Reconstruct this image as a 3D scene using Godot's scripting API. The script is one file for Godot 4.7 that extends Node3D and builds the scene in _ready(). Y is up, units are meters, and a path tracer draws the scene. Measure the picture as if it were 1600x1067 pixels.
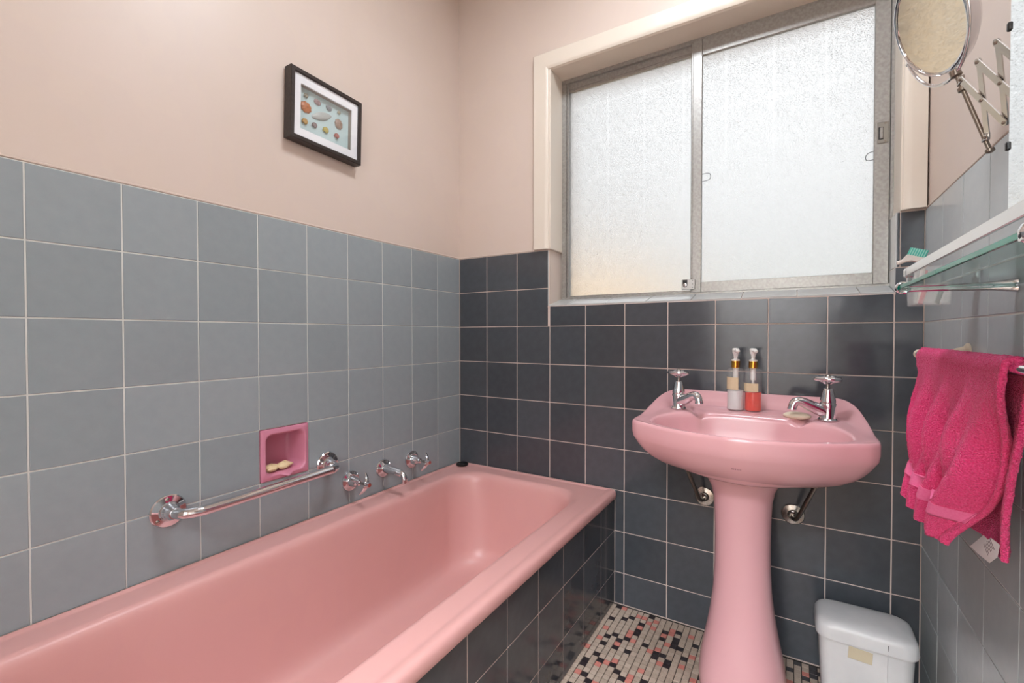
extends Node3D

# ---------------------------------------------------------------- mesh builder
class MB:
	var v := PackedVector3Array()
	var f := PackedInt32Array()

	func _orient(from_f: int, mode: int) -> void:
		var flip := mode < 0
		if mode == 0:
			var c := Vector3.ZERO
			var n := 0
			for i in range(from_f, f.size()):
				c += v[f[i]]
				n += 1
			c /= maxf(n, 1)
			var vol := 0.0
			for i in range(from_f, f.size(), 3):
				vol += (v[f[i]] - c).dot((v[f[i + 1]] - c).cross(v[f[i + 2]] - c))
			flip = vol < 0.0
		if flip:
			for i in range(from_f, f.size(), 3):
				var t := f[i + 1]
				f[i + 1] = f[i + 2]
				f[i + 2] = t

	func tri(a: Vector3, b: Vector3, c: Vector3) -> void:
		var k := v.size()
		v.append(a)
		v.append(b)
		v.append(c)
		f.append(k)
		f.append(k + 1)
		f.append(k + 2)

	func quad(a: Vector3, b: Vector3, c: Vector3, d: Vector3) -> void:
		tri(a, b, c)
		tri(a, c, d)

	func box(c: Vector3, s: Vector3, bev := 0.0, bas := Basis()) -> MB:
		var start := f.size()
		var h := s * 0.5
		bev = minf(bev, minf(h.x, minf(h.y, h.z)) * 0.9)
		if bev <= 0.0:
			for ax in 3:
				for sg in [-1.0, 1.0]:
					var n := Vector3.ZERO
					n[ax] = sg
					var a := Vector3.ZERO
					a[(ax + 1) % 3] = 1.0
					var b := Vector3.ZERO
					b[(ax + 2) % 3] = sg
					quad(c + bas * ((n - a - b) * h), c + bas * ((n + a - b) * h), c + bas * ((n + a + b) * h), c + bas * ((n - a + b) * h))
			_orient(start, 0)
			return self
		var i := h - Vector3.ONE * bev
		var pt := func(sx: float, sy: float, sz: float, ax: int) -> Vector3:
			var p := Vector3(sx * i.x, sy * i.y, sz * i.z)
			var e := Vector3(sx, sy, sz)
			p[ax] = e[ax] * h[ax]
			return c + bas * p
		for sx in [-1.0, 1.0]:
			quad(pt.call(sx, -1.0, -1.0, 0), pt.call(sx, sx, -sx, 0), pt.call(sx, 1.0, 1.0, 0), pt.call(sx, -sx, sx, 0))
			quad(pt.call(-1.0, sx, -1.0, 1), pt.call(-sx, sx, sx, 1), pt.call(1.0, sx, 1.0, 1), pt.call(sx, sx, -sx, 1))
			quad(pt.call(-1.0, -1.0, sx, 2), pt.call(sx, -sx, sx, 2), pt.call(1.0, 1.0, sx, 2), pt.call(-sx, sx, sx, 2))
		for s1 in [-1.0, 1.0]:
			for s2 in [-1.0, 1.0]:
				var w: float = s1 * s2
				edge(pt.call(-1.0, s1, s2, 1), pt.call(1.0, s1, s2, 1), pt.call(1.0, s1, s2, 2), pt.call(-1.0, s1, s2, 2), w)
				edge(pt.call(s2, -1.0, s1, 2), pt.call(s2, 1.0, s1, 2), pt.call(s2, 1.0, s1, 0), pt.call(s2, -1.0, s1, 0), w)
				edge(pt.call(s1, s2, -1.0, 0), pt.call(s1, s2, 1.0, 0), pt.call(s1, s2, 1.0, 1), pt.call(s1, s2, -1.0, 1), w)
				for s3 in [-1.0, 1.0]:
					var a: Vector3 = pt.call(s1, s2, s3, 0)
					var b: Vector3 = pt.call(s1, s2, s3, 1)
					var d: Vector3 = pt.call(s1, s2, s3, 2)
					if w * s3 > 0.0:
						tri(a, b, d)
					else:
						tri(a, d, b)
		return self

	func edge(a: Vector3, b: Vector3, c: Vector3, d: Vector3, w: float) -> void:
		if w < 0.0:
			quad(a, b, c, d)
		else:
			quad(a, d, c, b)

	func loft(rings: Array, closed := true, cap0 := true, cap1 := true, mode := 0) -> MB:
		var start := f.size()
		var n: int = rings[0].size()
		var base := v.size()
		for r in rings:
			for p in r:
				v.append(p)
		var last := n if closed else n - 1
		for r in rings.size() - 1:
			for k in last:
				var a := base + r * n + k
				var b := base + r * n + (k + 1) % n
				f.append_array(PackedInt32Array([a, b, b + n, a, b + n, a + n]))
		for side in 2:
			if (side == 0 and cap0) or (side == 1 and cap1):
				var ring: Array = Array(rings[0] if side == 0 else rings[rings.size() - 1])
				var c := Vector3.ZERO
				for p in ring:
					c += p
				c /= n
				var ci := v.size()
				v.append(c)
				var o: int = base if side == 0 else base + (rings.size() - 1) * n
				for k in n:
					if side == 0:
						f.append_array(PackedInt32Array([ci, o + (k + 1) % n, o + k]))
					else:
						f.append_array(PackedInt32Array([ci, o + k, o + (k + 1) % n]))
		_orient(start, mode)
		return self

	func lathe(o: Vector3, axis: Vector3, prof: Array, n := 24, mode := 0) -> MB:
		# prof: Vector2(radius, height along the axis)
		axis = axis.normalized()
		var x := axis.cross(Vector3.UP if absf(axis.y) < 0.9 else Vector3.RIGHT).normalized()
		var y := axis.cross(x)
		var rings := []
		for p in prof:
			var ring := PackedVector3Array()
			for k in n:
				var a := TAU * k / n
				ring.append(o + axis * p.y + (x * cos(a) + y * sin(a)) * maxf(p.x, 0.00005))
			rings.append(ring)
		return loft(rings, true, true, true, mode)

	func tube(path: Array, rad: Variant, n := 12, caps := true, sx := 1.0, up := Vector3.ZERO) -> MB:
		var rings := []
		var m := path.size()
		var prev := Vector3.ZERO
		for i in m:
			var t: Vector3 = (path[mini(i + 1, m - 1)] - path[maxi(i - 1, 0)]).normalized()
			var x: Vector3
			if up != Vector3.ZERO:
				x = t.cross(up).normalized()
			elif i == 0:
				x = t.cross(Vector3.UP if absf(t.y) < 0.9 else Vector3.RIGHT).normalized()
			else:
				x = (prev - t * prev.dot(t)).normalized()
			prev = x
			var y := t.cross(x)
			var r: float = rad[i] if rad is Array else rad
			var ring := PackedVector3Array()
			for k in n:
				var a := TAU * k / n
				ring.append(path[i] + x * cos(a) * r * sx + y * sin(a) * r)
			rings.append(ring)
		return loft(rings, true, caps, caps, 0)

	func torus(o: Vector3, axis: Vector3, R: float, r: float, n := 32, m := 10, flat := 1.0) -> MB:
		axis = axis.normalized()
		var x := axis.cross(Vector3.UP if absf(axis.y) < 0.9 else Vector3.RIGHT).normalized()
		var y := axis.cross(x)
		var rings := []
		for i in n + 1:
			var a := TAU * i / n
			var d := x * cos(a) + y * sin(a)
			var ring := PackedVector3Array()
			for k in m:
				var b := TAU * k / m
				ring.append(o + d * (R + r * cos(b)) + axis * r * flat * sin(b))
			rings.append(ring)
		return loft(rings, true, false, false, 0)

	func ball(o: Vector3, r: Vector3, n := 20, bas := Basis()) -> MB:
		var rings := []
		var m := n / 2
		for i in m + 1:
			var a := PI * i / m
			var ring := PackedVector3Array()
			for k in n:
				var b := TAU * k / n
				ring.append(o + bas * (Vector3(sin(a) * cos(b), cos(a), sin(a) * sin(b)) * r))
			rings.append(ring)
		return loft(rings, true, false, false, 0)

	func prism(poly: Array, o: Vector3, ux: Vector3, uy: Vector3, depth: Vector3) -> MB:
		# polygon in the plane o + ux*x + uy*y, pushed along depth
		var a := PackedVector3Array()
		var b := PackedVector3Array()
		var flat := PackedVector2Array()
		for p in poly:
			a.append(o + ux * p.x + uy * p.y)
			b.append(o + ux * p.x + uy * p.y + depth)
			flat.append(p)
		var start := f.size()
		var base := v.size()
		v.append_array(a)
		v.append_array(b)
		var n := a.size()
		var idx := Geometry2D.triangulate_polygon(flat)
		var ccw := not Geometry2D.is_polygon_clockwise(flat)
		for k in n:
			var q := (k + 1) % n
			f.append_array(PackedInt32Array([base + k, base + q, base + n + q, base + k, base + n + q, base + n + k]))
		# caps, wound to match the sides
		for t in range(0, idx.size(), 3):
			var p0 := flat[idx[t]]
			var p1 := flat[idx[t + 1]]
			var p2 := flat[idx[t + 2]]
			var pos := (p1 - p0).cross(p2 - p0) > 0.0
			var i0 := idx[t]
			var i1 := idx[t + 1] if pos == ccw else idx[t + 2]
			var i2 := idx[t + 2] if pos == ccw else idx[t + 1]
			f.append_array(PackedInt32Array([base + i0, base + i2, base + i1, base + n + i0, base + n + i1, base + n + i2]))
		_orient(start, 0)
		return self

	func mesh(crease := 40.0) -> ArrayMesh:
		var nf := f.size() / 3
		var fn := PackedVector3Array()
		fn.resize(nf)
		var at := {}
		var key := []
		key.resize(v.size())
		for i in v.size():
			key[i] = Vector3i((v[i] * 40000.0).round())
		for t in nf:
			var n := (v[f[t * 3 + 1]] - v[f[t * 3]]).cross(v[f[t * 3 + 2]] - v[f[t * 3]])
			fn[t] = n
			for k in 3:
				var q: Vector3i = key[f[t * 3 + k]]
				if at.has(q):
					at[q].append(t)
				else:
					at[q] = PackedInt32Array([t])
		var cs := cos(deg_to_rad(crease))
		var pv := PackedVector3Array()
		var pn := PackedVector3Array()
		for t in nf:
			if fn[t].length_squared() < 1e-20:
				continue
			var u := fn[t].normalized()
			for k in [0, 2, 1]:
				var i: int = f[t * 3 + k]
				var s := Vector3.ZERO
				for o in at[key[i]]:
					var m := fn[o]
					var l := m.length()
					if l > 1e-14 and m.dot(u) > cs * l:
						s += m
				pv.append(v[i])
				pn.append(s.normalized() if s.length_squared() > 0.0 else u)
		var arr := []
		arr.resize(Mesh.ARRAY_MAX)
		arr[Mesh.ARRAY_VERTEX] = pv
		arr[Mesh.ARRAY_NORMAL] = pn
		var am := ArrayMesh.new()
		am.add_surface_from_arrays(Mesh.PRIMITIVE_TRIANGLES, arr)
		return am


# ---------------------------------------------------------------- naming helpers
var used := {}
var rng := RandomNumberGenerator.new()

func numbered(called: String) -> String:
	if not used.has(called):
		used[called] = 0
		return called
	used[called] += 1
	return "%s_%03d" % [called, used[called]]

func thing(called: String, label: String, category: String, at := Vector3.ZERO, group := "") -> Node3D:
	var o := Node3D.new()
	o.name = numbered(called)
	add_child(o)
	o.position = at
	o.set_meta("label", label)
	o.set_meta("category", category)
	if group:
		o.set_meta("group", group)
	return o

func put(called: String, m: Mesh, mat: Material, parent: Node = null, at := Vector3.ZERO, bas := Basis()) -> MeshInstance3D:
	var o := MeshInstance3D.new()
	o.mesh = m
	o.material_override = mat
	o.transform = Transform3D(bas, at)
	if parent == null:
		o.name = numbered(called)
		add_child(o)
	else:
		o.name = called
		parent.add_child(o, true)
	return o

func single(called: String, m: Mesh, mat: Material, label: String, category: String, at := Vector3.ZERO, group := "") -> MeshInstance3D:
	var o := put(called, m, mat, null, at)
	o.set_meta("label", label)
	o.set_meta("category", category)
	if group:
		o.set_meta("group", group)
	return o

func struct(called: String, m: Mesh, mat: Material, label: String) -> MeshInstance3D:
	var o := put(called, m, mat)
	o.set_meta("kind", "structure")
	o.set_meta("label", label)
	return o

# ---------------------------------------------------------------- materials
func c255(r: float, g: float, b: float) -> Color:
	return Color(r / 255.0, g / 255.0, b / 255.0)

func sm(col: Color, rough := 0.5, metal := 0.0) -> StandardMaterial3D:
	var m := StandardMaterial3D.new()
	m.albedo_color = col
	m.roughness = rough
	m.metallic = metal
	return m

func noise_tex(seed_: int, freq: float, a: Color, b: Color, size := 256, type := FastNoiseLite.TYPE_SIMPLEX_SMOOTH, oct := 4) -> NoiseTexture2D:
	var n := FastNoiseLite.new()
	n.seed = seed_
	n.noise_type = type
	n.frequency = freq
	n.fractal_octaves = oct
	var t := NoiseTexture2D.new()
	t.width = size
	t.height = size
	t.seamless = true
	t.noise = n
	var g := Gradient.new()
	g.set_color(0, a)
	g.set_color(1, b)
	t.color_ramp = g
	return t

func tri_map(m: StandardMaterial3D, scale: float) -> StandardMaterial3D:
	m.uv1_triplanar = true
	m.uv1_scale = Vector3.ONE * scale
	return m

func tinted(a: Color, b: Color, rough: float, metal: float, seed_: int, freq: float, scale: float) -> StandardMaterial3D:
	var m := sm(Color.WHITE, rough, metal)
	m.albedo_texture = noise_tex(seed_, freq, a, b)
	return tri_map(m, scale)

var M := {}

func make_materials() -> void:
	M.paint = tinted(c255(214, 197, 184), c255(218, 201, 189), 0.42, 0.0, 3, 0.01, 0.7)
	M.trim = sm(c255(226, 215, 200), 0.35)
	M.ceiling = sm(c255(240, 238, 234), 0.8)
	M.white = sm(c255(236, 234, 230), 0.4)
	M.grout_pale = sm(c255(222, 222, 216), 0.85)
	M.grout_pink = sm(c255(216, 198, 188), 0.85)
	M.grout_floor = sm(c255(48, 40, 36), 0.9)
	M.tile_grey = []
	for i in 3:
		var k := [0.0, -4.0, 3.0][i] as float
		var m := tinted(c255(148 + k, 157 + k, 160 + k), c255(153 + k, 161 + k, 164 + k), 0.26, 0.0, 11 + i, 0.02, 5.0)
		m.metallic_specular = 0.45
		M.tile_grey.append(m)
	M.tile_grey_lit = []  # same grey tile, lightened to hold the window sheen on the right wall
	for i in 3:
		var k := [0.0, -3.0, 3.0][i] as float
		M.tile_grey_lit.append(tinted(c255(174 + k, 181 + k, 182 + k), c255(179 + k, 185 + k, 186 + k), 0.22, 0.0, 15 + i, 0.02, 5.0))
	M.tile_sill = [tinted(c255(186, 188, 187), c255(193, 195, 193), 0.07, 0.0, 19, 0.02, 5.0)]
	M.tile_dark = []
	for i in 3:
		var k := [0.0, -5.0, 4.0][i] as float
		var m := tinted(c255(69 + k, 73 + k, 78 + k), c255(75 + k, 79 + k, 84 + k), 0.14, 0.0, 21 + i, 0.02, 5.0)
		M.tile_dark.append(m)
	M.pink = sm(c255(226, 172, 176), 0.15)
	M.pink.metallic_specular = 0.55
	M.pink_tub = tinted(c255(212, 158, 152), c255(219, 165, 160), 0.34, 0.0, 31, 0.006, 0.8)
	M.pink_niche = sm(c255(208, 134, 156), 0.22)
	M.chrome = sm(c255(225, 225, 228), 0.07, 1.0)
	M.chrome_worn = tinted(c255(150, 142, 132), c255(205, 203, 200), 0.22, 1.0, 41, 0.03, 12.0)
	M.steel_dark = sm(c255(150, 140, 130), 0.3, 1.0)
	M.alu = tinted(c255(150, 147, 142), c255(176, 174, 170), 0.42, 0.7, 51, 0.05, 6.0)
	M.black = sm(c255(16, 16, 17), 0.45)
	M.rubber = sm(c255(10, 10, 11), 0.35)
	M.frost = sm(Color(0.985, 0.99, 0.99, 0.0), 0.30)
	M.frost.refraction_enabled = true
	M.frost.refraction_scale = 0.045
	M.frost.transparency = BaseMaterial3D.TRANSPARENCY_ALPHA
	var fn := noise_tex(61, 0.055, Color.BLACK, Color.WHITE, 512, FastNoiseLite.TYPE_SIMPLEX_SMOOTH, 2)
	M.frost.heightmap_enabled = true
	M.frost.heightmap_texture = fn
	M.frost.heightmap_scale = 0.16
	tri_map(M.frost, 7.0)
	M.clear = sm(Color(0.93, 0.95, 0.95, 0.09), 0.04)
	M.clear.transparency = BaseMaterial3D.TRANSPARENCY_ALPHA
	M.pane = sm(Color(0.97, 0.98, 0.98, 0.015), 0.02)
	M.pane.transparency = BaseMaterial3D.TRANSPARENCY_ALPHA
	M.clear_cup = sm(Color(0.93, 0.94, 0.93, 0.22), 0.1)
	M.clear_cup.transparency = BaseMaterial3D.TRANSPARENCY_ALPHA
	M.shelf_glass = sm(Color(0.80, 0.93, 0.90, 0.0), 0.02)
	M.shelf_glass.refraction_enabled = true
	M.shelf_glass.refraction_scale = 0.05
	M.shelf_glass.transparency = BaseMaterial3D.TRANSPARENCY_ALPHA
	M.glass_edge = sm(c255(32, 146, 126), 0.15)
	M.mirror = sm(c255(236, 238, 238), 0.02, 1.0)
	M.mirror_cream = sm(c255(250, 243, 228), 0.03, 1.0)  # mirror metal with a slight cream tint
	M.cream = sm(c255(226, 212, 188), 0.4)
	M.soap = sm(c255(240, 228, 202), 0.4)
	M.gold = sm(c255(214, 160, 70), 0.2, 1.0)
	M.red_liquid = sm(c255(232, 52, 16), 0.2)
	M.red_liquid.emission_enabled = false
	M.white_liquid = sm(c255(226, 224, 222), 0.3)
	M.label = tinted(c255(214, 190, 150), c255(232, 214, 182), 0.6, 0.0, 71, 0.05, 20.0)
	M.frame = tinted(c255(38, 30, 27), c255(58, 48, 43), 0.4, 0.0, 81, 0.02, 20.0)
	M.mat = sm(c255(238, 238, 240), 0.8)
	M.backing = sm(c255(186, 208, 208), 0.8)
	M.bin = tinted(c255(216, 216, 216), c255(228, 227, 226), 0.35, 0.0, 91, 0.01, 3.0)
	M.tape = sm(c255(205, 192, 164), 0.5)
	var tw := sm(Color.WHITE, 0.95)
	tw.albedo_texture = noise_tex(101, 0.13, c255(204, 8, 78), c255(255, 112, 166), 512, FastNoiseLite.TYPE_SIMPLEX, 2)
	tw.heightmap_enabled = true
	tw.heightmap_texture = noise_tex(102, 0.12, Color.BLACK, Color.WHITE, 512, FastNoiseLite.TYPE_SIMPLEX, 2)
	tw.heightmap_scale = 0.3
	tw.rim_enabled = true
	tw.rim = 0.25
	tw.rim_tint = 0.4
	M.towel = tri_map(tw, 5.0)
	M.towel_flat = tinted(c255(232, 96, 146), c255(242, 128, 170), 0.9, 0.0, 104, 0.08, 10.0)
	M.paper = sm(c255(226, 224, 222), 0.7)
	M.teal = sm(c255(62, 186, 164), 0.4)
	M.mint = sm(c255(176, 226, 214), 0.4)
	M.brush = sm(c255(226, 214, 206), 0.45)
	M.rose = sm(c255(206, 84, 98), 0.4)
	M.pine = sm(c255(36, 78, 74), 0.4)
	M.ink = sm(c255(150, 100, 104), 0.5)
	M.mosaic_beige = []
	for i in 3:
		M.mosaic_beige.append(tinted(c255(150 + i * 7, 128 + i * 7, 112 + i * 7), c255(206 + i * 5, 188 + i * 5, 170 + i * 5), 0.4, 0.0, 111 + i, 0.2, 14.0))
	M.mosaic_pink = tinted(c255(190, 112, 100), c255(218, 144, 130), 0.4, 0.0, 115, 0.2, 14.0)
	M.mosaic_dark = sm(c255(50, 42, 44), 0.35)
	M.fence = sm(c255(236, 206, 166), 0.9)
	M.neighbour = sm(c255(196, 202, 206), 0.9)
	M.yard = sm(c255(205, 200, 190), 0.95)

# ---------------------------------------------------------------- shared shapes
var tile_cache := {}

func tile_mesh(w: float, h: float, d := 0.006, b := 0.0012) -> ArrayMesh:
	var k := Vector3i(roundi(w * 20000), roundi(h * 20000), roundi(b * 100000))
	if not tile_cache.has(k):
		var mb := MB.new()
		var a := Vector2(w, h) * 0.5
		var rings := []
		for q in [Vector2(0, -d), Vector2(0, -b * 0.8), Vector2(b * 0.35, -b * 0.25), Vector2(b, 0)]:
			var x: float = a.x - q.x
			var y: float = a.y - q.x
			rings.append(PackedVector3Array([Vector3(-x, -y, q.y), Vector3(x, -y, q.y), Vector3(x, y, q.y), Vector3(-x, y, q.y)]))
		mb.loft(rings, true, false, true, 1)
		tile_cache[k] = mb.mesh(50.0)
	return tile_cache[k]

func lay_tile(parent: Node, mats: Array, a0: float, a1: float, b0: float, b1: float, place: Callable, gap := 0.0016, tilt := 0.0025) -> void:
	var w := a1 - a0 - 2.0 * gap
	var h := b1 - b0 - 2.0 * gap
	if w < 0.003 or h < 0.003:
		return
	var t: Transform3D = place.call((a0 + a1) * 0.5, (b0 + b1) * 0.5)
	t.basis = t.basis * Basis.from_euler(Vector3(rng.randf_range(-tilt, tilt), rng.randf_range(-tilt, tilt), 0))
	put("tile", tile_mesh(w, h), mats[rng.randi() % mats.size()], parent, t.origin, t.basis)

func rrect(x0: float, x1: float, z0: float, z1: float, r: float, y: float, per := 8) -> PackedVector3Array:
	var p := PackedVector3Array()
	for c in [[x1 - r, z1 - r, 0.0], [x0 + r, z1 - r, 0.25], [x0 + r, z0 + r, 0.5], [x1 - r, z0 + r, 0.75]]:
		for k in per + 1:
			var a: float = TAU * (c[2] + 0.25 * k / per)
			p.append(Vector3(c[0] + cos(a) * r, y, c[1] + sin(a) * r))
	return p

func smooth_path(pts: Array, sub := 6) -> Array:
	var out := []
	for i in pts.size() - 1:
		var a: Vector3 = pts[maxi(i - 1, 0)]
		var b: Vector3 = pts[i]
		var c: Vector3 = pts[i + 1]
		var d: Vector3 = pts[mini(i + 2, pts.size() - 1)]
		for k in sub:
			out.append(b.cubic_interpolate(c, a, d, float(k) / sub))
	out.append(pts[pts.size() - 1])
	return out

func axis_basis(z: Vector3) -> Basis:
	# a basis whose y axis points along z
	var y := z.normalized()
	var x := y.cross(Vector3.FORWARD if absf(y.z) < 0.9 else Vector3.RIGHT).normalized()
	return Basis(x, y, x.cross(y))

const W := 1.583
const TOP := 1.332
const ROW := 0.152
const COL := 0.1525

func _ready() -> void:
	rng.seed = 7
	# ---------------- camera
	var cam := Camera3D.new()
	cam.name = "camera"
	add_child(cam)
	cam.position = Vector3(1.279, 0.9945, 1.638)
	cam.rotation = Vector3(-0.0150, 0.5493, -0.0003)
	cam.fov = rad_to_deg(2.0 * atan(533.5 / 715.2))
	cam.near = 0.02
	cam.current = true
	# ---------------- sky, exposure
	var env := Environment.new()
	env.background_mode = Environment.BG_SKY
	var sky := Sky.new()
	var ps := ProceduralSkyMaterial.new()
	# overcast: three times as bright overhead as at the horizon
	ps.sky_top_color = Color(0.985, 0.99, 1.0).linear_to_srgb()
	ps.sky_horizon_color = Color(0.331, 0.333, 0.337).linear_to_srgb()
	ps.sky_curve = 0.6
	ps.ground_bottom_color = Color(0.16, 0.155, 0.15).linear_to_srgb()
	ps.ground_horizon_color = Color(0.2, 0.2, 0.2).linear_to_srgb()
	ps.sky_energy_multiplier = 1.0
	ps.ground_energy_multiplier = 1.0
	sky.sky_material = ps
	env.sky = sky
	env.background_energy_multiplier = 1.66
	env.tonemap_mode = Environment.TONE_MAPPER_LINEAR
	env.tonemap_exposure = 1.07
	env.sdfgi_enabled = true
	env.ssao_enabled = true
	env.ssil_enabled = true
	var we := WorldEnvironment.new()
	we.name = "sky"
	we.environment = env
	add_child(we)
	# thin-cloud sun from behind the house: lights the yard, never reaches the window
	var sun := DirectionalLight3D.new()
	sun.name = "sun"
	sun.light_energy = 0.7
	sun.light_color = Color(1.0, 0.96, 0.9)
	sun.light_angular_distance = 20.0
	sun.shadow_enabled = true
	sun.sky_mode = DirectionalLight3D.SKY_MODE_LIGHT_ONLY
	add_child(sun)
	sun.look_at_from_position(Vector3(1.5, 6.0, 4.0), Vector3(0.3, 0.0, -3.0))
	make_materials()
	added_ceiling_lamp(Vector3(0.95, 2.59, 0.75), 1.4)
	added_hall_lamp(Vector3(1.1, 2.59, 3.1), 15.0)
	# ---------------- structure
	build_shell()
	build_window()
	build_floor()
	build_outside()
	# ---------------- objects
	build_bath()
	build_basin()
	build_bath_fittings()
	build_niche()
	build_picture()
	build_basin_things()
	build_cabinet_and_shaving_mirror()
	build_shelf()
	build_towel()
	build_bin()

func added_hall_lamp(at: Vector3, energy: float) -> void:  # added out of view: front fill through the doorway
	var t := thing("added_hall_lamp", "added square fill lamp on the unseen hall ceiling outside the door", "lamp", at)
	var g := sm(c255(250, 250, 250), 0.4)
	g.emission_enabled = true
	g.emission = c255(250, 250, 255)
	g.emission_energy_multiplier = 3.0
	put("diffuser", MB.new().box(Vector3(0, -0.02, 0), Vector3(0.66, 0.05, 0.66), 0.01).mesh(), g, t)
	var l := AreaLight3D.new()
	l.name = "hall_fill_light"
	l.area_size = Vector2(0.6, 0.6)
	l.light_color = c255(238, 246, 255)
	l.light_energy = energy
	l.area_range = 8.0
	l.area_attenuation = 2.0
	l.shadow_enabled = true
	l.position = Vector3(0, -0.055, 0)
	l.rotation = Vector3(-PI / 2, 0, 0)
	t.add_child(l)

func added_ceiling_lamp(at: Vector3, energy: float) -> void:  # added out of view: lifts the walls beyond what the window gives
	var t := thing("added_ceiling_lamp", "added round opal fill lamp on the unseen bathroom ceiling", "lamp", at)
	put("base", MB.new().lathe(Vector3.ZERO, Vector3.UP, [Vector2(0.19, -0.03), Vector2(0.2, -0.025), Vector2(0.2, 0.01)], 40).mesh(), M.white, t)
	var g := sm(c255(255, 244, 232), 0.4)
	g.emission_enabled = true
	g.emission = c255(248, 250, 255)
	g.emission_energy_multiplier = 3.0
	put("diffuser", MB.new().lathe(Vector3.ZERO, Vector3.UP, [Vector2(0.01, -0.085), Vector2(0.09, -0.08), Vector2(0.15, -0.062), Vector2(0.18, -0.03)], 40).mesh(60), g, t)
	var l := AreaLight3D.new()
	l.name = "ceiling_fill_light"
	l.area_size = Vector2(0.34, 0.34)
	l.light_color = c255(238, 246, 255)
	l.light_energy = energy
	l.area_range = 6.0
	l.area_attenuation = 2.0
	l.shadow_enabled = true
	l.position = Vector3(0, -0.095, 0)
	l.rotation = Vector3(-PI / 2, 0, 0)
	t.add_child(l)

# ---------------------------------------------------------------- room shell
func build_shell() -> void:
	var zb := 2.3
	var H := 2.6
	# left wall with a hole for the soap niche (z 0.7597..0.9122, y 0.572..0.724)
	var mb := MB.new()
	for r in [[-0.15, 0.7597, -0.1, H], [0.9122, zb + 0.15, -0.1, H], [0.7597, 0.9122, -0.1, 0.572], [0.7597, 0.9122, 0.724, H]]:
		mb.box(Vector3(-0.079, (r[2] + r[3]) * 0.5, (r[0] + r[1]) * 0.5), Vector3(0.15, r[3] - r[2], r[1] - r[0]))
	mb.box(Vector3(-0.17, 0.65, 0.836), Vector3(0.04, 0.3, 0.3))
	var wl := struct("wall_left", mb.mesh(), M.paint, "pale pink wall with grey tiles above the bath")
	mb = MB.new()
	for r in [[0.0, 0.7597, 0.4, TOP], [0.9122, 1.75, 0.4, TOP], [0.7597, 0.9122, 0.4, 0.572], [0.7597, 0.9122, 0.724, TOP]]:
		mb.box(Vector3(-0.0035, (r[2] + r[3]) * 0.5, (r[0] + r[1]) * 0.5), Vector3(0.003, r[3] - r[2], r[1] - r[0]))
	put("grout", mb.mesh(), M.grout_pale, wl)
	put("paint_edge", MB.new().box(Vector3(-0.0022, TOP + 0.004, 0.95), Vector3(0.0036, 0.006, 1.9), 0.0015).mesh(), M.paint, wl)
	var lw := func(z: float, y: float) -> Transform3D: return Transform3D(Basis(Vector3.UP, PI / 2), Vector3(0, y, z))
	for j in 11:
		var z0 := 0.0 if j == 0 else 0.1497 + COL * (j - 1)
		var z1 := 0.1497 + COL * j
		for r in 6:
			if j == 5 and r == 4:
				continue
			lay_tile(wl, M.tile_grey, z0, z1, TOP - ROW * (r + 1), TOP - ROW * r, lw)
	# window wall
	mb = MB.new()
	mb.box(Vector3(0.1475, 1.25, -0.114), Vector3(0.605, 2.7, 0.22))
	mb.box(Vector3(1.64, 1.25, -0.114), Vector3(0.22, 2.7, 0.22))
	mb.box(Vector3(0.99, 0.505, -0.114), Vector3(1.08, 1.21, 0.22))
	mb.box(Vector3(0.99, 2.3225, -0.114), Vector3(1.08, 0.555, 0.22))
	var wb := struct("wall_back", mb.mesh(), M.paint, "pale pink window wall with charcoal tiles below")
	mb = MB.new()
	mb.box(Vector3(0.222, 0.666, -0.0035), Vector3(0.444, TOP, 0.003))
	mb.box(Vector3(0.9835, 0.5545, -0.0035), Vector3(1.079, 1.109, 0.003))
	mb.box(Vector3(1.553, 0.666, -0.0035), Vector3(0.06, TOP, 0.003))
	mb.box(Vector3(0.4435, 1.22, -0.052), Vector3(0.002, 0.224, 0.1))
	mb.box(Vector3(1.5235, 1.22, -0.052), Vector3(0.002, 0.224, 0.1))
	put("grout", mb.mesh(), M.grout_pink, wb)
	put("paint_edge", MB.new().box(Vector3(0.222, TOP + 0.004, -0.0022), Vector3(0.444, 0.006, 0.0036), 0.0015).mesh(), M.paint, wb)
	var bw := func(x: float, y: float) -> Transform3D: return Transform3D(Basis(), Vector3(x, y, 0))
	for c in 11:
		var x0 := 0.0 if c == 0 else 0.1476 + COL * (c - 1)
		var x1 := minf(0.1476 + COL * c, W)
		var xa := x0
		var xb := x1
		for r in 9:
			x0 = xa
			x1 = xb
			var y1 := TOP - ROW * r
			var y0 := maxf(y1 - ROW, 0.0)
			if r >= 6:
				if x1 < 0.74:
					continue
				x0 = maxf(x0, 0.7225)
			if c == 2 and r < 2:
				x1 = 0.4455
			if c >= 3 and c <= 9:
				if r == 0:
					continue
				if r == 1:
					y1 = 1.110
			if c == 10 and r == 0:
				lay_tile(wb, M.tile_dark, 1.523, 1.5315, y0, y1, bw)
				x0 = 1.5305
			lay_tile(wb, M.tile_dark, x0, x1, y0, y1, bw)
		
	# glossy sill and reveal tiles
	var slope := atan2(0.027, 0.1)
	var sill := func(x: float, s: float) -> Transform3D:
		return Transform3D(Basis(Vector3.RIGHT, -PI / 2 + slope), Vector3(x, 1.1135 + sin(slope) * s, -cos(slope) * s))
	var xs := [0.446, 0.5285]
	while xs[xs.size() - 1] + COL < 1.5:
		xs.append(xs[xs.size() - 1] + COL)
	xs.append(1.521)
	put("sill_bed", MB.new().box(Vector3(0.9835, 1.117, -0.052), Vector3(1.079, 0.01, 0.106), 0.0, Basis(Vector3.RIGHT, slope)).mesh(), M.grout_pink, wb)
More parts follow.
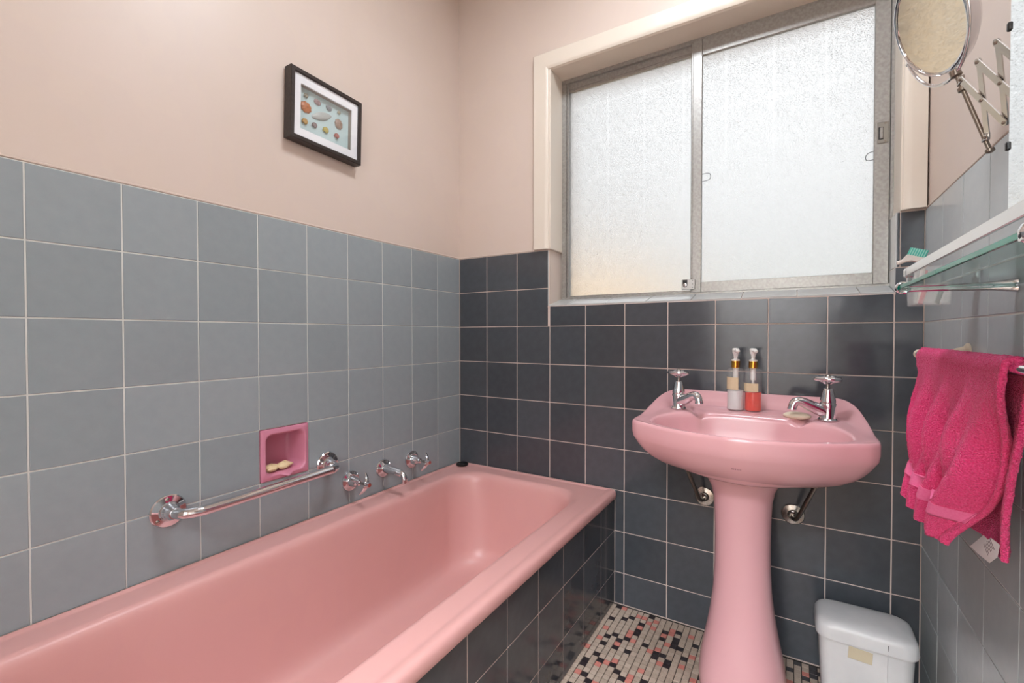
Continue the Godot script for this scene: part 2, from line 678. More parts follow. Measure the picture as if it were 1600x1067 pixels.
	for k in xs.size() - 1:
		lay_tile(wb, M.tile_sill, xs[k], xs[k + 1], -0.001, 0.105, sill, 0.0012)
	var rl := func(z: float, y: float) -> Transform3D: return Transform3D(Basis(Vector3.UP, PI / 2), Vector3(0.4462, y, z))
	var rr := func(z: float, y: float) -> Transform3D: return Transform3D(Basis(Vector3.UP, -PI / 2), Vector3(1.5208, y, z))
	for q in [[1.113, 1.18], [1.18, 1.332]]:
		lay_tile(wb, M.tile_sill, -0.1, 0.0, q[0], q[1], rl, 0.0012)
		lay_tile(wb, M.tile_sill, -0.1, 0.0, q[0], q[1], rr, 0.0012)
	# right wall
	mb = MB.new()
	mb.box(Vector3(W + 0.079, 1.25, 1.075), Vector3(0.15, 2.7, 2.75))
	var wr := struct("wall_right", mb.mesh(), M.paint, "pale pink wall with grey tiles behind the towel rail")
	put("grout", MB.new().box(Vector3(W + 0.0035, TOP * 0.5, 1.0), Vector3(0.003, TOP, 2.0)).mesh(), M.grout_pale, wr)
	put("paint_edge", MB.new().box(Vector3(W + 0.0022, TOP + 0.004, 1.0), Vector3(0.0036, 0.006, 2.0), 0.0015).mesh(), M.paint, wr)
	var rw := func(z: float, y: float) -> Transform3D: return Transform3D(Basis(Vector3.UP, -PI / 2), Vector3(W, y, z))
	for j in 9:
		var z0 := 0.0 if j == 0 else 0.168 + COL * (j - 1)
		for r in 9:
			lay_tile(wr, M.tile_grey_lit, z0, 0.168 + COL * j, maxf(TOP - ROW * (r + 1), 0.0), TOP - ROW * r, rw)
	# wall with the door behind the camera
	mb = MB.new()
	mb.box(Vector3(0.35, 1.25, zb + 0.075), Vector3(0.8, 2.7, 0.15))
	mb.box(Vector3(1.62, 1.25, zb + 0.075), Vector3(0.2, 2.7, 0.15))
	mb.box(Vector3(1.13, 2.325, zb + 0.075), Vector3(0.8, 0.55, 0.15))
	struct("wall_front", mb.mesh(), M.paint, "plain pink wall around the door")
	var d := struct("door_1", MB.new().box(Vector3(1.50, 1.025, zb + 0.55), Vector3(0.04, 2.05, 0.77), 0.003).mesh(), M.white, "unseen white flush door set open to let in added hall light")  # opened so the added hall light reaches the room
	put("door_handle", MB.new().lathe(Vector3(1.48, 1.0, zb + 0.87), Vector3(-1, 0, 0), [Vector2(0.025, 0), Vector2(0.025, 0.005), Vector2(0.01, 0.01), Vector2(0.01, 0.04), Vector2(0.026, 0.045), Vector2(0.024, 0.065), Vector2(0.01, 0.07)]).mesh(), M.chrome, d)
	mb = MB.new()  # unseen hall, added as a bright box for the fill lamp
	mb.box(Vector3(1.1, 1.2, zb + 1.625), Vector3(2.3, 2.8, 0.1))
	mb.box(Vector3(0.0, 1.2, zb + 0.85), Vector3(0.1, 2.8, 1.5))
	mb.box(Vector3(2.2, 1.2, zb + 0.85), Vector3(0.1, 2.8, 1.5))
	mb.box(Vector3(2.0, 1.2, zb + 0.1), Vector3(0.5, 2.8, 0.1))
	mb.box(Vector3(1.1, H + 0.05, zb + 0.9), Vector3(2.3, 0.1, 1.5))
	struct("wall_added_hall", mb.mesh(), M.ceiling, "unseen white hall walls and ceiling added to bounce lamp light")
	struct("floor_added_hall", MB.new().box(Vector3(1.1, -0.05, zb + 0.9), Vector3(2.3, 0.1, 1.55)).mesh(), tinted(c255(150, 112, 80), c255(176, 136, 100), 0.4, 0.0, 141, 0.02, 2.0), "unseen timber floor of the added hall")
	struct("ceiling", MB.new().box(Vector3(W * 0.5, H + 0.05, 1.05), Vector3(1.9, 0.1, 2.8)).mesh(), M.ceiling, "white ceiling")

# ---------------------------------------------------------------- window
func build_window() -> void:
	# painted architrave and jamb linings
	var t := MB.new()
	var prof := [Vector2(0, 0), Vector2(0, 0.014), Vector2(0.004, 0.018), Vector2(0.045, 0.018), Vector2(0.056, 0.0165), Vector2(0.064, 0.012), Vector2(0.068, 0.004), Vector2(0.068, 0.0)]
	var rails := []
	# mitred frame: left jamb, head, right jamb
	for p in prof:
		var o: float = p.x
		rails.append([Vector3(0.386 + o, TOP + 0.003, p.y), Vector3(0.386 + o, 2.1065 - o, p.y), Vector3(1.599 - o, 2.1065 - o, p.y), Vector3(1.599 - o, TOP + 0.003, p.y)])
	var rings := []
	for k in 4:
		var ring := PackedVector3Array()
		for r in rails:
			var q: Vector3 = r[k]
			q.x = minf(q.x, W - 0.0005 - 0.00001 * k)
			ring.append(q)
		rings.append(ring)
	t.loft(rings, true, true, true)
	var tr := struct("trim_1", t.mesh(30), M.trim, "cream painted architrave around the window")
	var jm := MB.new()
	jm.box(Vector3(0.4535, 1.695, -0.062), Vector3(0.013, 0.722, 0.14), 0.002)
	jm.box(Vector3(1.536, 1.695, -0.062), Vector3(0.013, 0.722, 0.14), 0.002)
	jm.box(Vector3(0.9947, 2.0465, -0.062), Vector3(1.08, 0.015, 0.14), 0.002)
	put("jamb_lining", jm.mesh(), M.trim, tr)
	# aluminium window
	var f := MB.new()
	var zf := -0.112
	f.box(Vector3(0.470, 1.59, zf), Vector3(0.020, 0.905, 0.03), 0.001)
	f.box(Vector3(0.4845, 1.59, zf - 0.004), Vector3(0.008, 0.905, 0.03), 0.001)
	f.box(Vector3(1.5265, 1.59, zf), Vector3(0.012, 0.905, 0.034), 0.001)
	f.box(Vector3(0.995, 2.0325, zf), Vector3(1.07, 0.017, 0.034), 0.001)
	f.box(Vector3(0.73, 2.013, zf - 0.004), Vector3(0.5, 0.024, 0.02), 0.001)
	f.box(Vector3(0.73, 1.9965, zf - 0.006), Vector3(0.5, 0.009, 0.02), 0.001)
	f.box(Vector3(0.995, 1.142, zf), Vector3(1.07, 0.010, 0.036), 0.001)
	f.box(Vector3(0.73, 1.150, zf - 0.005), Vector3(0.5, 0.008, 0.02), 0.001)
	var w := struct("window_1", f.mesh(), M.alu, "sliding aluminium window with two frosted panes")
	var s := MB.new()
	s.box(Vector3(0.985, 1.588, -0.100), Vector3(0.036, 0.888, 0.018), 0.0015)
	s.box(Vector3(1.5005, 1.588, -0.100), Vector3(0.037, 0.888, 0.018), 0.0015)
	s.box(Vector3(1.243, 1.162, -0.1005), Vector3(0.48, 0.036, 0.016), 0.0015)
	s.box(Vector3(1.243, 2.002, -0.1005), Vector3(0.48, 0.056, 0.016), 0.0015)
	s.box(Vector3(0.9715, 1.588, -0.0905), Vector3(0.005, 0.886, 0.004), 0.001)
	put("sliding_sash", s.mesh(), M.alu, w)
	put("fixed_pane", MB.new().box(Vector3(0.728, 1.573, -0.120), Vector3(0.486, 0.842, 0.004)).mesh(), M.frost, w)
	put("sash_pane", MB.new().box(Vector3(1.2425, 1.577, -0.104), Vector3(0.484, 0.798, 0.004)).mesh(), M.frost, w)
	var wire := sm(c255(120, 122, 124), 0.4, 0.6)
	put("pane_pull", MB.new().tube(smooth_path([Vector3(1.004, 1.561, -0.1), Vector3(1.022, 1.561, -0.099), Vector3(1.030, 1.555, -0.099), Vector3(1.030, 1.542, -0.099), Vector3(1.022, 1.537, -0.099), Vector3(1.004, 1.535, -0.1)], 4), 0.0011, 8).mesh(50), wire, w)
	put("pane_pull", MB.new().tube(smooth_path([Vector3(1.482, 1.542, -0.1), Vector3(1.470, 1.538, -0.099), Vector3(1.464, 1.531, -0.099), Vector3(1.464, 1.520, -0.099), Vector3(1.470, 1.516, -0.099), Vector3(1.482, 1.517, -0.1)], 4), 0.0011, 8).mesh(50), wire, w)
	# keyed lock at the foot of the meeting stile
	var k := MB.new()
	k.box(Vector3(0.962, 1.1725, -0.086), Vector3(0.046, 0.036, 0.008), 0.0015)
	var lock := put("key_lock", k.mesh(), sm(c255(172, 170, 168), 0.35, 0.8), w)
	put("lock_recess", MB.new().prism([Vector2(-0.008, 0.016), Vector2(-0.008, -0.002), Vector2(-0.006, -0.008), Vector2(0, -0.011), Vector2(0.006, -0.008), Vector2(0.008, -0.002), Vector2(0.008, 0.016)], Vector3(0.951, 1.1735, -0.0822), Vector3.RIGHT, Vector3.UP, Vector3(0, 0, 0.0008)).mesh(), M.black, lock)
	put("lock_barrel", MB.new().lathe(Vector3(0.951, 1.1715, -0.0815), Vector3.BACK, [Vector2(0.006, 0), Vector2(0.006, 0.0025), Vector2(0.005, 0.003)], 16).mesh(), M.chrome, lock)
	put("key_slot", MB.new().box(Vector3(0.951, 1.1715, -0.0783), Vector3(0.0015, 0.006, 0.0008)).mesh(), M.black, lock)
	for y in [-0.012, 0.0, 0.012]:
		put("screw_hole", MB.new().lathe(Vector3(0.976, 1.1735 + y, -0.0822), Vector3.BACK, [Vector2(0.0016, 0), Vector2(0.0016, 0.0006)], 10).mesh(), M.black, lock)
	# pull latch on the right stile
	var la := put("latch", MB.new().box(Vector3(1.502, 1.589, -0.0895), Vector3(0.026, 0.062, 0.004), 0.001).mesh(), sm(c255(150, 147, 140), 0.35, 0.8), w)
	put("latch_recess", MB.new().box(Vector3(1.4975, 1.587, -0.0872), Vector3(0.012, 0.036, 0.001)).mesh(), M.black, la)
	put("latch_slide", MB.new().box(Vector3(1.4985, 1.5875, -0.0865), Vector3(0.008, 0.032, 0.003), 0.001).mesh(), M.alu, la)
	for y in [-0.026, 0.026]:
		put("screw", MB.new().lathe(Vector3(1.508, 1.589 + y, -0.0876), Vector3.BACK, [Vector2(0.0028, 0), Vector2(0.0024, 0.001)], 12).mesh(), M.steel_dark, la)

func build_outside() -> void:
	var t := MB.new()
	t.box(Vector3(0, -0.65, -4.0), Vector3(14, 0.1, 7.5))
	struct("ground", t.mesh(), M.yard, "unseen paved yard added outside the window to bounce daylight")  # added pale surface, bounces daylight up through the window
	single("yard_fence", MB.new().box(Vector3(-2.3, 0.5, -3.2), Vector3(4.9, 2.2, 0.08), 0.01).mesh(), M.fence, "blurred beige fence beyond the lower left window pane", "fence")
	single("yard_wall", MB.new().box(Vector3(2.9, 0.5, -3.4), Vector3(5.2, 2.3, 0.2), 0.01).mesh(), M.neighbour, "blurred grey wall beyond the lower right window pane", "wall")

# ---------------------------------------------------------------- floor
func build_floor() -> void:
	var fl := struct("floor", MB.new().box(Vector3(W * 0.5, -0.0545, 1.07), Vector3(1.9, 0.1, 2.75)).mesh(), M.grout_floor, "floor of small beige, pink and black mosaic tiles")
	var pitch := 0.0198
	var dark := {}
	var rose := {}
	for p in [[1,1],[1,5],[3,4],[4,3],[7,1],[6,4],[6,6],[6,7],[5,9],[3,9],[2,10],[4,10],[2,12],[4,12],[2,15],[1,17],[1,18],[3,16],[5,16],[6,12],[8,9],[10,4],[10,6],[12,3],[12,5],[12,6],[12,7],[13,7],[10,10],[10,11],[11,10],[12,11],[12,12],[14,9],[15,5],[6,17],[2,20],[3,21],[7,18],[10,17],[17,12],[1,23],[29,1],[31,2],[28,3]]:
		dark[Vector2i(p[0], p[1])] = true
	for p in [[2,1],[5,2],[6,2],[1,8],[1,11],[0,14],[8,4],[8,2],[6,5],[5,7],[5,8],[6,9],[4,11],[7,3],[10,5],[11,3],[11,4],[11,7],[10,9],[9,10],[14,3],[15,8],[11,12],[14,11],[5,15],[4,16],[3,17],[1,20],[9,15],[8,17],[8,18],[16,13],[4,21]]:
		rose[Vector2i(p[0], p[1])] = true
	var mesh := tile_mesh(pitch - 0.0021, pitch - 0.0021, 0.005, 0.0008)
	var lay := Basis(Vector3.RIGHT, -PI / 2)
	var rest := [[], [], []]
	for i in 43:
		for k in 115:
			var x := 0.722 + pitch * (i + 0.2)
			var z := pitch * (k - 0.15)
			if x > W - 0.01 or z < 0.009:
				continue
			var key := Vector2i(i, k)
			var roll := rng.randf()
			var kind := 0
			if k < 24 and i < 19:
				kind = 1 if dark.has(key) else (2 if rose.has(key) else 0)
			else:
				kind = 1 if roll < 0.12 or dark.has(key) else (2 if roll < 0.22 else 0)
			var at := Vector3(x, -0.001 + rng.randf_range(-0.0003, 0.0003), z)
			var seen: bool = (k >= 2 and k <= 24 and i <= 17 and x - 0.722 < 0.36 and z < 0.43 and z > 0.42 - 1.35 * (x - 0.70) - 0.10) 
			var basis := lay * Basis.from_euler(Vector3(rng.randf_range(-0.01, 0.01), rng.randf_range(-0.01, 0.01), 0))
			if seen and parts_left > 0:
				parts_left -= 1
				put("mosaic_tile", mesh, [M.mosaic_beige[rng.randi() % 3], M.mosaic_dark, M.mosaic_pink][kind], fl, at, basis)
			else:
				rest[kind].append(Transform3D(basis, at))
	for kind in 3:
		var st := SurfaceTool.new()
		st.begin(Mesh.PRIMITIVE_TRIANGLES)
		for x in rest[kind]:
			st.append_from(mesh, 0, x)
		var o := put("mosaic_field", st.commit(), [M.mosaic_beige[1], M.mosaic_dark, M.mosaic_pink][kind], fl)
		o.set_meta("kind", "stuff")
var parts_left := 300

# ---------------------------------------------------------------- bath
func build_bath() -> void:
	var hob := struct("wall_bath", MB.new().box(Vector3(0.7130, 0.194, 0.85), Vector3(0.0168, 0.388, 1.698)).mesh(), M.grout_pink, "charcoal tiled apron under the pink bath")
	var ap := func(z: float, y: float) -> Transform3D: return Transform3D(Basis(Vector3.UP, PI / 2), Vector3(0.7225, y, z))
	for j in 12:
		var z0 := 0.0 if j == 0 else 0.139 + COL * (j - 1)
		for q in [[0.0, 0.116], [0.116, 0.268], [0.268, 0.396]]:
			lay_tile(hob, M.tile_dark, z0, minf(0.139 + COL * j, 1.7), q[0], q[1], ap)
	var t := thing("bathtub", "long pink enamel bath set along the grey tiled wall", "bathtub")
	var L := 1.7
	var rings := []
	rings.append(rrect(0.002, 0.724, 0.003, L, 0.008, 0.392))
	rings.append(rrect(0.001, 0.730, 0.002, L, 0.008, 0.394))
	rings.append(rrect(0.001, 0.7315, 0.002, L, 0.008, 0.402))
	rings.append(rrect(0.001, 0.730, 0.002, L, 0.008, 0.414))
	rings.append(rrect(0.003, 0.725, 0.004, L - 0.002, 0.01, 0.421))
	rings.append(rrect(0.008, 0.716, 0.009, L - 0.008, 0.012, 0.4245))
	rings.append(rrect(0.013, 0.706, 0.014, L - 0.013, 0.015, 0.4235))
	rings.append(rrect(0.018, 0.698, 0.019, L - 0.018, 0.02, 0.4205))
	rings.append(rrect(0.025, 0.690, 0.026, L - 0.025, 0.03, 0.4195))
	rings.append(rrect(0.078, 0.648, 0.070, L - 0.085, 0.11, 0.4190))
	rings.append(rrect(0.088, 0.639, 0.080, L - 0.095, 0.12, 0.4170))
	rings.append(rrect(0.096, 0.631, 0.088, L - 0.105, 0.125, 0.4110))
	rings.append(rrect(0.101, 0.626, 0.093, L - 0.115, 0.127, 0.4010))
	rings.append(rrect(0.105, 0.622, 0.097, L - 0.125, 0.128, 0.385))
	rings.append(rrect(0.113, 0.614, 0.104, L - 0.17, 0.13, 0.33))
	rings.append(rrect(0.127, 0.600, 0.118, L - 0.25, 0.13, 0.22))
	rings.append(rrect(0.140, 0.587, 0.134, L - 0.33, 0.13, 0.14))
	rings.append(rrect(0.148, 0.579, 0.146, L - 0.36, 0.13, 0.112))
	rings.append(rrect(0.160, 0.567, 0.162, L - 0.39, 0.125, 0.092))
	rings.append(rrect(0.180, 0.547, 0.184, L - 0.42, 0.115, 0.079))
	rings.append(rrect(0.215, 0.512, 0.22, L - 0.46, 0.1, 0.073))
	rings.append(rrect(0.300, 0.427, 0.34, L - 0.6, 0.06, 0.070))
	put("shell", MB.new().loft(rings, true, false, true, -1).mesh(60), M.pink_tub, t)
	# plug lying on the rim in the corner
	var pl := thing("bath_plug", "round black rubber plug on the bath rim in the corner", "plug", Vector3(0.045, 0.4205, 0.042))
	put("plug_body", MB.new().lathe(Vector3.ZERO, Vector3.UP, [Vector2(0.022, 0.0), Vector2(0.026, 0.003), Vector2(0.026, 0.008), Vector2(0.022, 0.011), Vector2(0.012, 0.009)], 28).mesh(30), M.rubber, pl)
	put("plug_ring", MB.new().torus(Vector3(0, 0.010, 0), Vector3.UP, 0.008, 0.0015, 16, 6).mesh(), M.rubber, pl)

# ---------------------------------------------------------------- taps
func tap_handle(parent: Node, at: Vector3, dir: Vector3, R := 0.0335) -> void:
	# three-spoked capstan wheel: dished ring, hub and cap
	var b := axis_basis(dir)
	var mb := MB.new()
	var prof := []
	for k in 13:
		var a := TAU * k / 12.0
		prof.append(Vector2(R - 0.007 + 0.007 * cos(a), 0.010 + 0.0062 * sin(a)))
	var rings := []
	for i in 37:
		var th := TAU * i / 36.0
		var lobed := 1.0 + 0.03 * cos(3.0 * th)
		var ring := PackedVector3Array()
		for k in 12:
			ring.append(Vector3(cos(th) * prof[k].x * lobed, prof[k].y, sin(th) * prof[k].x * lobed))
		rings.append(ring)
	mb.loft(rings, true, false, false, 0)
	mb.lathe(Vector3.ZERO, Vector3.UP, [Vector2(0.004, -0.005), Vector2(0.009, -0.004), Vector2(0.014, 0.0), Vector2(0.0105, 0.006), Vector2(0.008, 0.014), Vector2(0.006, 0.017)], 18)
	for i in 4:
		var th := TAU * i / 4.0 + 0.4
		var d := Vector3(cos(th), 0, sin(th))
		mb.tube([d * 0.006 + Vector3(0, 0.001, 0), d * 0.016 + Vector3(0, 0.004, 0), d * (R - 0.005) + Vector3(0, 0.008, 0)], [0.0050, 0.0042, 0.0045], 8, true, 1.5, Vector3.UP)
	var h := put("handle", mb.mesh(50), M.chrome, parent, at, b)
	put("cap", MB.new().lathe(Vector3(0, 0.0165, 0), Vector3.UP, [Vector2(0.0065, 0), Vector2(0.006, 0.003), Vector2(0.004, 0.0045)], 16).mesh(), M.chrome_worn, h)

func basin_tap(at: Vector3, spout_dir: Vector3, label: String) -> void:
	var t := thing("basin_tap", label, "tap", at, "chrome pillar taps on the basin")
	put("base_flange", MB.new().lathe(Vector3.ZERO, Vector3.UP, [Vector2(0.0235, 0), Vector2(0.024, 0.002), Vector2(0.021, 0.006), Vector2(0.018, 0.008)], 28).mesh(30), M.chrome, t)
	put("body", MB.new().lathe(Vector3.ZERO, Vector3.UP, [Vector2(0.0200, 0.006), Vector2(0.0185, 0.02), Vector2(0.0185, 0.034), Vector2(0.0195, 0.042), Vector2(0.0180, 0.046)], 28).mesh(30), M.chrome, t)
	put("bonnet", MB.new().lathe(Vector3.ZERO, Vector3.UP, [Vector2(0.0175, 0.045), Vector2(0.0185, 0.050), Vector2(0.0175, 0.056), Vector2(0.0125, 0.080), Vector2(0.0105, 0.085), Vector2(0.005, 0.086)], 28).mesh(30), M.chrome, t)
	put("stem", MB.new().lathe(Vector3.ZERO, Vector3.UP, [Vector2(0.0042, 0.085), Vector2(0.0042, 0.1)], 14).mesh(), M.chrome_worn, t)
	tap_handle(t, Vector3(0, 0.101, 0), Vector3.UP)
	var d := spout_dir.normalized()
	var path := smooth_path([d * 0.008 + Vector3(0, 0.022, 0), d * 0.035 + Vector3(0, 0.034, 0), d * 0.062 + Vector3(0, 0.047, 0), d * 0.076 + Vector3(0, 0.046, 0), d * 0.083 + Vector3(0, 0.034, 0), d * 0.084 + Vector3(0, 0.026, 0)], 5)
	var rad := []
	for i in path.size():
		var s := float(i) / (path.size() - 1)
		rad.append(lerpf(0.0165, 0.0112, smoothstep(0.0, 0.6, s)) + 0.0012 * smoothstep(0.85, 1.0, s))
	put("spout", MB.new().tube(path, rad, 16).mesh(50), M.chrome, t)

func flange(parent: Node, at: Vector3, r: float, screws := 2) -> void:
	var b := axis_basis(Vector3.RIGHT)
	var o := put("flange", MB.new().lathe(Vector3.ZERO, Vector3.UP, [Vector2(r, 0), Vector2(r, 0.003), Vector2(r * 0.93, 0.006), Vector2(r * 0.6, 0.009), Vector2(r * 0.5, 0.016), Vector2(r * 0.4, 0.02)], 32).mesh(30), M.chrome, parent, at, b)
	for k in screws:
		var a := PI / 2 + 0.4 + TAU * k / screws
		var p := Vector3(cos(a), 0, sin(a)) * r * 0.76
		put("screw", MB.new().lathe(p + Vector3(0, 0.006, 0), Vector3.UP, [Vector2(0.0048, 0), Vector2(0.0045, 0.002), Vector2(0.002, 0.0035)], 12).mesh(), M.chrome_worn, o)

func build_bath_fittings() -> void:
	for q in [[0.605, 0.499, "chrome bath tap beside the end of the grab rail"], [0.311, 0.5035, "chrome bath tap nearest the window wall corner"]]:
		var t := thing("bath_tap", q[2], "tap", Vector3(0.0005, q[1], q[0]), "chrome wall taps over the bath")
		var b := axis_basis(Vector3.RIGHT)
		put("flange", MB.new().lathe(Vector3.ZERO, Vector3.UP, [Vector2(0.034, 0), Vector2(0.0345, 0.002), Vector2(0.033, 0.006), Vector2(0.024, 0.010), Vector2(0.022, 0.012)], 32).mesh(30), M.chrome, t, Vector3.ZERO, b)
		put("bonnet", MB.new().lathe(Vector3.ZERO, Vector3.UP, [Vector2(0.019, 0.010), Vector2(0.0185, 0.016), Vector2(0.0145, 0.034), Vector2(0.0105, 0.040), Vector2(0.0095, 0.047), Vector2(0.006, 0.049)], 28).mesh(30), M.chrome, t, Vector3.ZERO, b)
		put("stem", MB.new().lathe(Vector3.ZERO, Vector3.UP, [Vector2(0.0045, 0.046), Vector2(0.0045, 0.080)], 14).mesh(), M.chrome_worn, t, Vector3.ZERO, b)
		# bow-shaped lever handle, its tips swept back to the wall
		var hm := MB.new()
		var tilt := Vector3(0, cos(0.36), -sin(0.36))
		var pth := []
		var rad := []
		for k in 17:
			var u := -1.0 + k / 8.0
			pth.append(Vector3(0.083 - 0.019 * u * u, 0, 0) + tilt * u * 0.035)
			rad.append(0.0042 - 0.0022 * u * u)
		hm.tube(pth, rad, 12, true, 2.0, Vector3.RIGHT)
		hm.lathe(Vector3.ZERO, Vector3.RIGHT, [Vector2(0.006, 0.078), Vector2(0.009, 0.080), Vector2(0.0105, 0.085), Vector2(0.009, 0.090), Vector2(0.0075, 0.096), Vector2(0.004, 0.097)], 20)
		var h := put("handle", hm.mesh(45), M.chrome, t)
		put("cap", MB.new().lathe(Vector3(0.0955, 0, 0), Vector3.RIGHT, [Vector2(0.0065, 0), Vector2(0.006, 0.003), Vector2(0.002, 0.004)], 16).mesh(), sm(c255(150, 70, 60), 0.3), h)
	var s := thing("bath_spout", "chrome bath spout between the two wall taps", "spout", Vector3(0.0005, 0.505, 0.458))
	put("flange", MB.new().lathe(Vector3.ZERO, Vector3.UP, [Vector2(0.033, 0), Vector2(0.0335, 0.002), Vector2(0.031, 0.007), Vector2(0.020, 0.012), Vector2(0.0165, 0.016)], 32).mesh(30), M.chrome, s, Vector3.ZERO, axis_basis(Vector3.RIGHT))
	var path := smooth_path([Vector3(0.008, 0.002, 0), Vector3(0.045, 0.0, 0), Vector3(0.086, -0.004, 0), Vector3(0.102, -0.011, 0), Vector3(0.108, -0.024, 0), Vector3(0.108, -0.036, 0)], 6)
	var rad := []
	for i in path.size():
		rad.append(lerpf(0.0165, 0.0105, smoothstep(0.0, 0.7, float(i) / (path.size() - 1))))
	put("spout", MB.new().tube(path, rad, 18).mesh(50), M.chrome, s)
	# grab rail
	var g := thing("grab_rail", "long chrome grab rail on the grey tiles above the bath", "grab rail", Vector3(0.0005, 0.571, 0.915))
	flange(g, Vector3(0, 0, 0.221), 0.039, 3)
	flange(g, Vector3(0, 0.0065, -0.221), 0.039, 3)
	var pth := smooth_path([Vector3(0.004, 0, 0.221), Vector3(0.035, 0, 0.219), Vector3(0.058, 0, 0.208), Vector3(0.069, 0, 0.180), Vector3(0.070, 0, 0.14), Vector3(0.070, 0.006, -0.15), Vector3(0.069, 0.0065, -0.188), Vector3(0.058, 0.0065, -0.210), Vector3(0.035, 0.0065, -0.219), Vector3(0.004, 0.0065, -0.221)], 6)
	put("bar", MB.new().tube(pth, 0.0125, 20).mesh(50), M.chrome, g)
	for e in [[0.221, 0.0], [-0.221, 0.0065]]:
		put("collar", MB.new().lathe(Vector3(0, e[1], e[0]), Vector3.RIGHT, [Vector2(0.021, 0.014), Vector2(0.019, 0.02), Vector2(0.0175, 0.022), Vector2(0.0165, 0.028), Vector2(0.0145, 0.032), Vector2(0.0126, 0.036)], 24).mesh(30), M.chrome, g)

# ---------------------------------------------------------------- soap niche
func build_niche() -> void:
	var t := thing("soap_niche", "pink ceramic soap niche set into the grey tiles", "soap dish", Vector3(0, 0.648, 0.836))
	var h := 0.0745
	var sq := func(hw: float, hh: float, r: float, x: float, drop := 0.0, lift := 0.0) -> PackedVector3Array:
		var p := PackedVector3Array()
		for c in [[hw - r, hh - r, 0.0], [-hw + r, hh - r, 0.25], [-hw + r, -hh + r, 0.5], [hw - r, -hh + r, 0.75]]:
			for k in 9:
				var a: float = TAU * (c[2] + 0.25 * k / 8.0)
				p.append(Vector3(x, c[1] + sin(a) * r, c[0] + cos(a) * r))
			if c[2] == 0.5:
				# points along the bottom edge, with a pointed drip notch in the middle
				for k in 13:
					var s := -1.0 + 2.0 * (k + 0.5) / 13.0
					var z: float = s * (hw - r)
					var nz := maxf(0.0, 1.0 - absf(z + 0.002) / 0.02)
					p.append(Vector3(x + lift * nz, -hh - drop * nz, z))
		return p
	var rings := []
	rings.append(sq.call(h, h, 0.004, -0.008))
	rings.append(sq.call(h, h, 0.004, 0.001))
	rings.append(sq.call(h - 0.002, h - 0.002, 0.004, 0.003))
	rings.append(sq.call(h - 0.008, h - 0.008, 0.012, 0.004, 0.004, 0.004))
	rings.append(sq.call(h - 0.011, h - 0.012, 0.018, 0.006, 0.008, 0.010))
	rings.append(sq.call(h - 0.013, h - 0.015, 0.02, 0.005, 0.006, 0.010))
	rings.append(sq.call(h - 0.016, h - 0.019, 0.02, -0.002, 0.0, 0.004))
	rings.append(sq.call(h - 0.019, h - 0.022, 0.018, -0.02))
	rings.append(sq.call(h - 0.022, h - 0.024, 0.015, -0.05))
	rings.append(sq.call(h - 0.026, h - 0.028, 0.012, -0.062))
	rings.append(sq.call(h - 0.034, h - 0.036, 0.012, -0.066))
	put("niche_shell", MB.new().loft(rings, true, false, true, -1).mesh(50), M.pink_niche, t)
	var base := 0.648 - 0.0745 + 0.0225
	for q in [[0.872, 0.020, "worn cream soap piece in the pink niche, left of the two"], [0.832, 0.019, "worn cream soap piece in the pink niche, right of the two"]]:
		var mb := MB.new()
		var rr := RandomNumberGenerator.new()
		rr.seed = int(q[0] * 1000)
		var rings2 := []
		for i in 9:
			var a := PI * i / 8.0
			var ring := PackedVector3Array()
			for k in 16:
				var b := TAU * k / 16.0
				var w := 1.0 + 0.16 * sin(3.0 * b + i * 0.9 + q[0] * 40.0) + rr.randf_range(-0.05, 0.05)
				ring.append(Vector3(sin(a) * cos(b) * 0.018 * w, cos(a) * 0.0105 * (1.0 + 0.2 * sin(2.0 * b)), sin(a) * sin(b) * 0.026 * w))
			rings2.append(ring)
		mb.loft(rings2, true, false, false)
		single("soap", mb.mesh(50), tinted(c255(222, 190, 140), c255(244, 228, 190), 0.5, 0.0, 121, 0.08, 20.0), q[2], "soap", Vector3(-0.016, base + 0.0095, q[0]), "soap pieces in the niche")

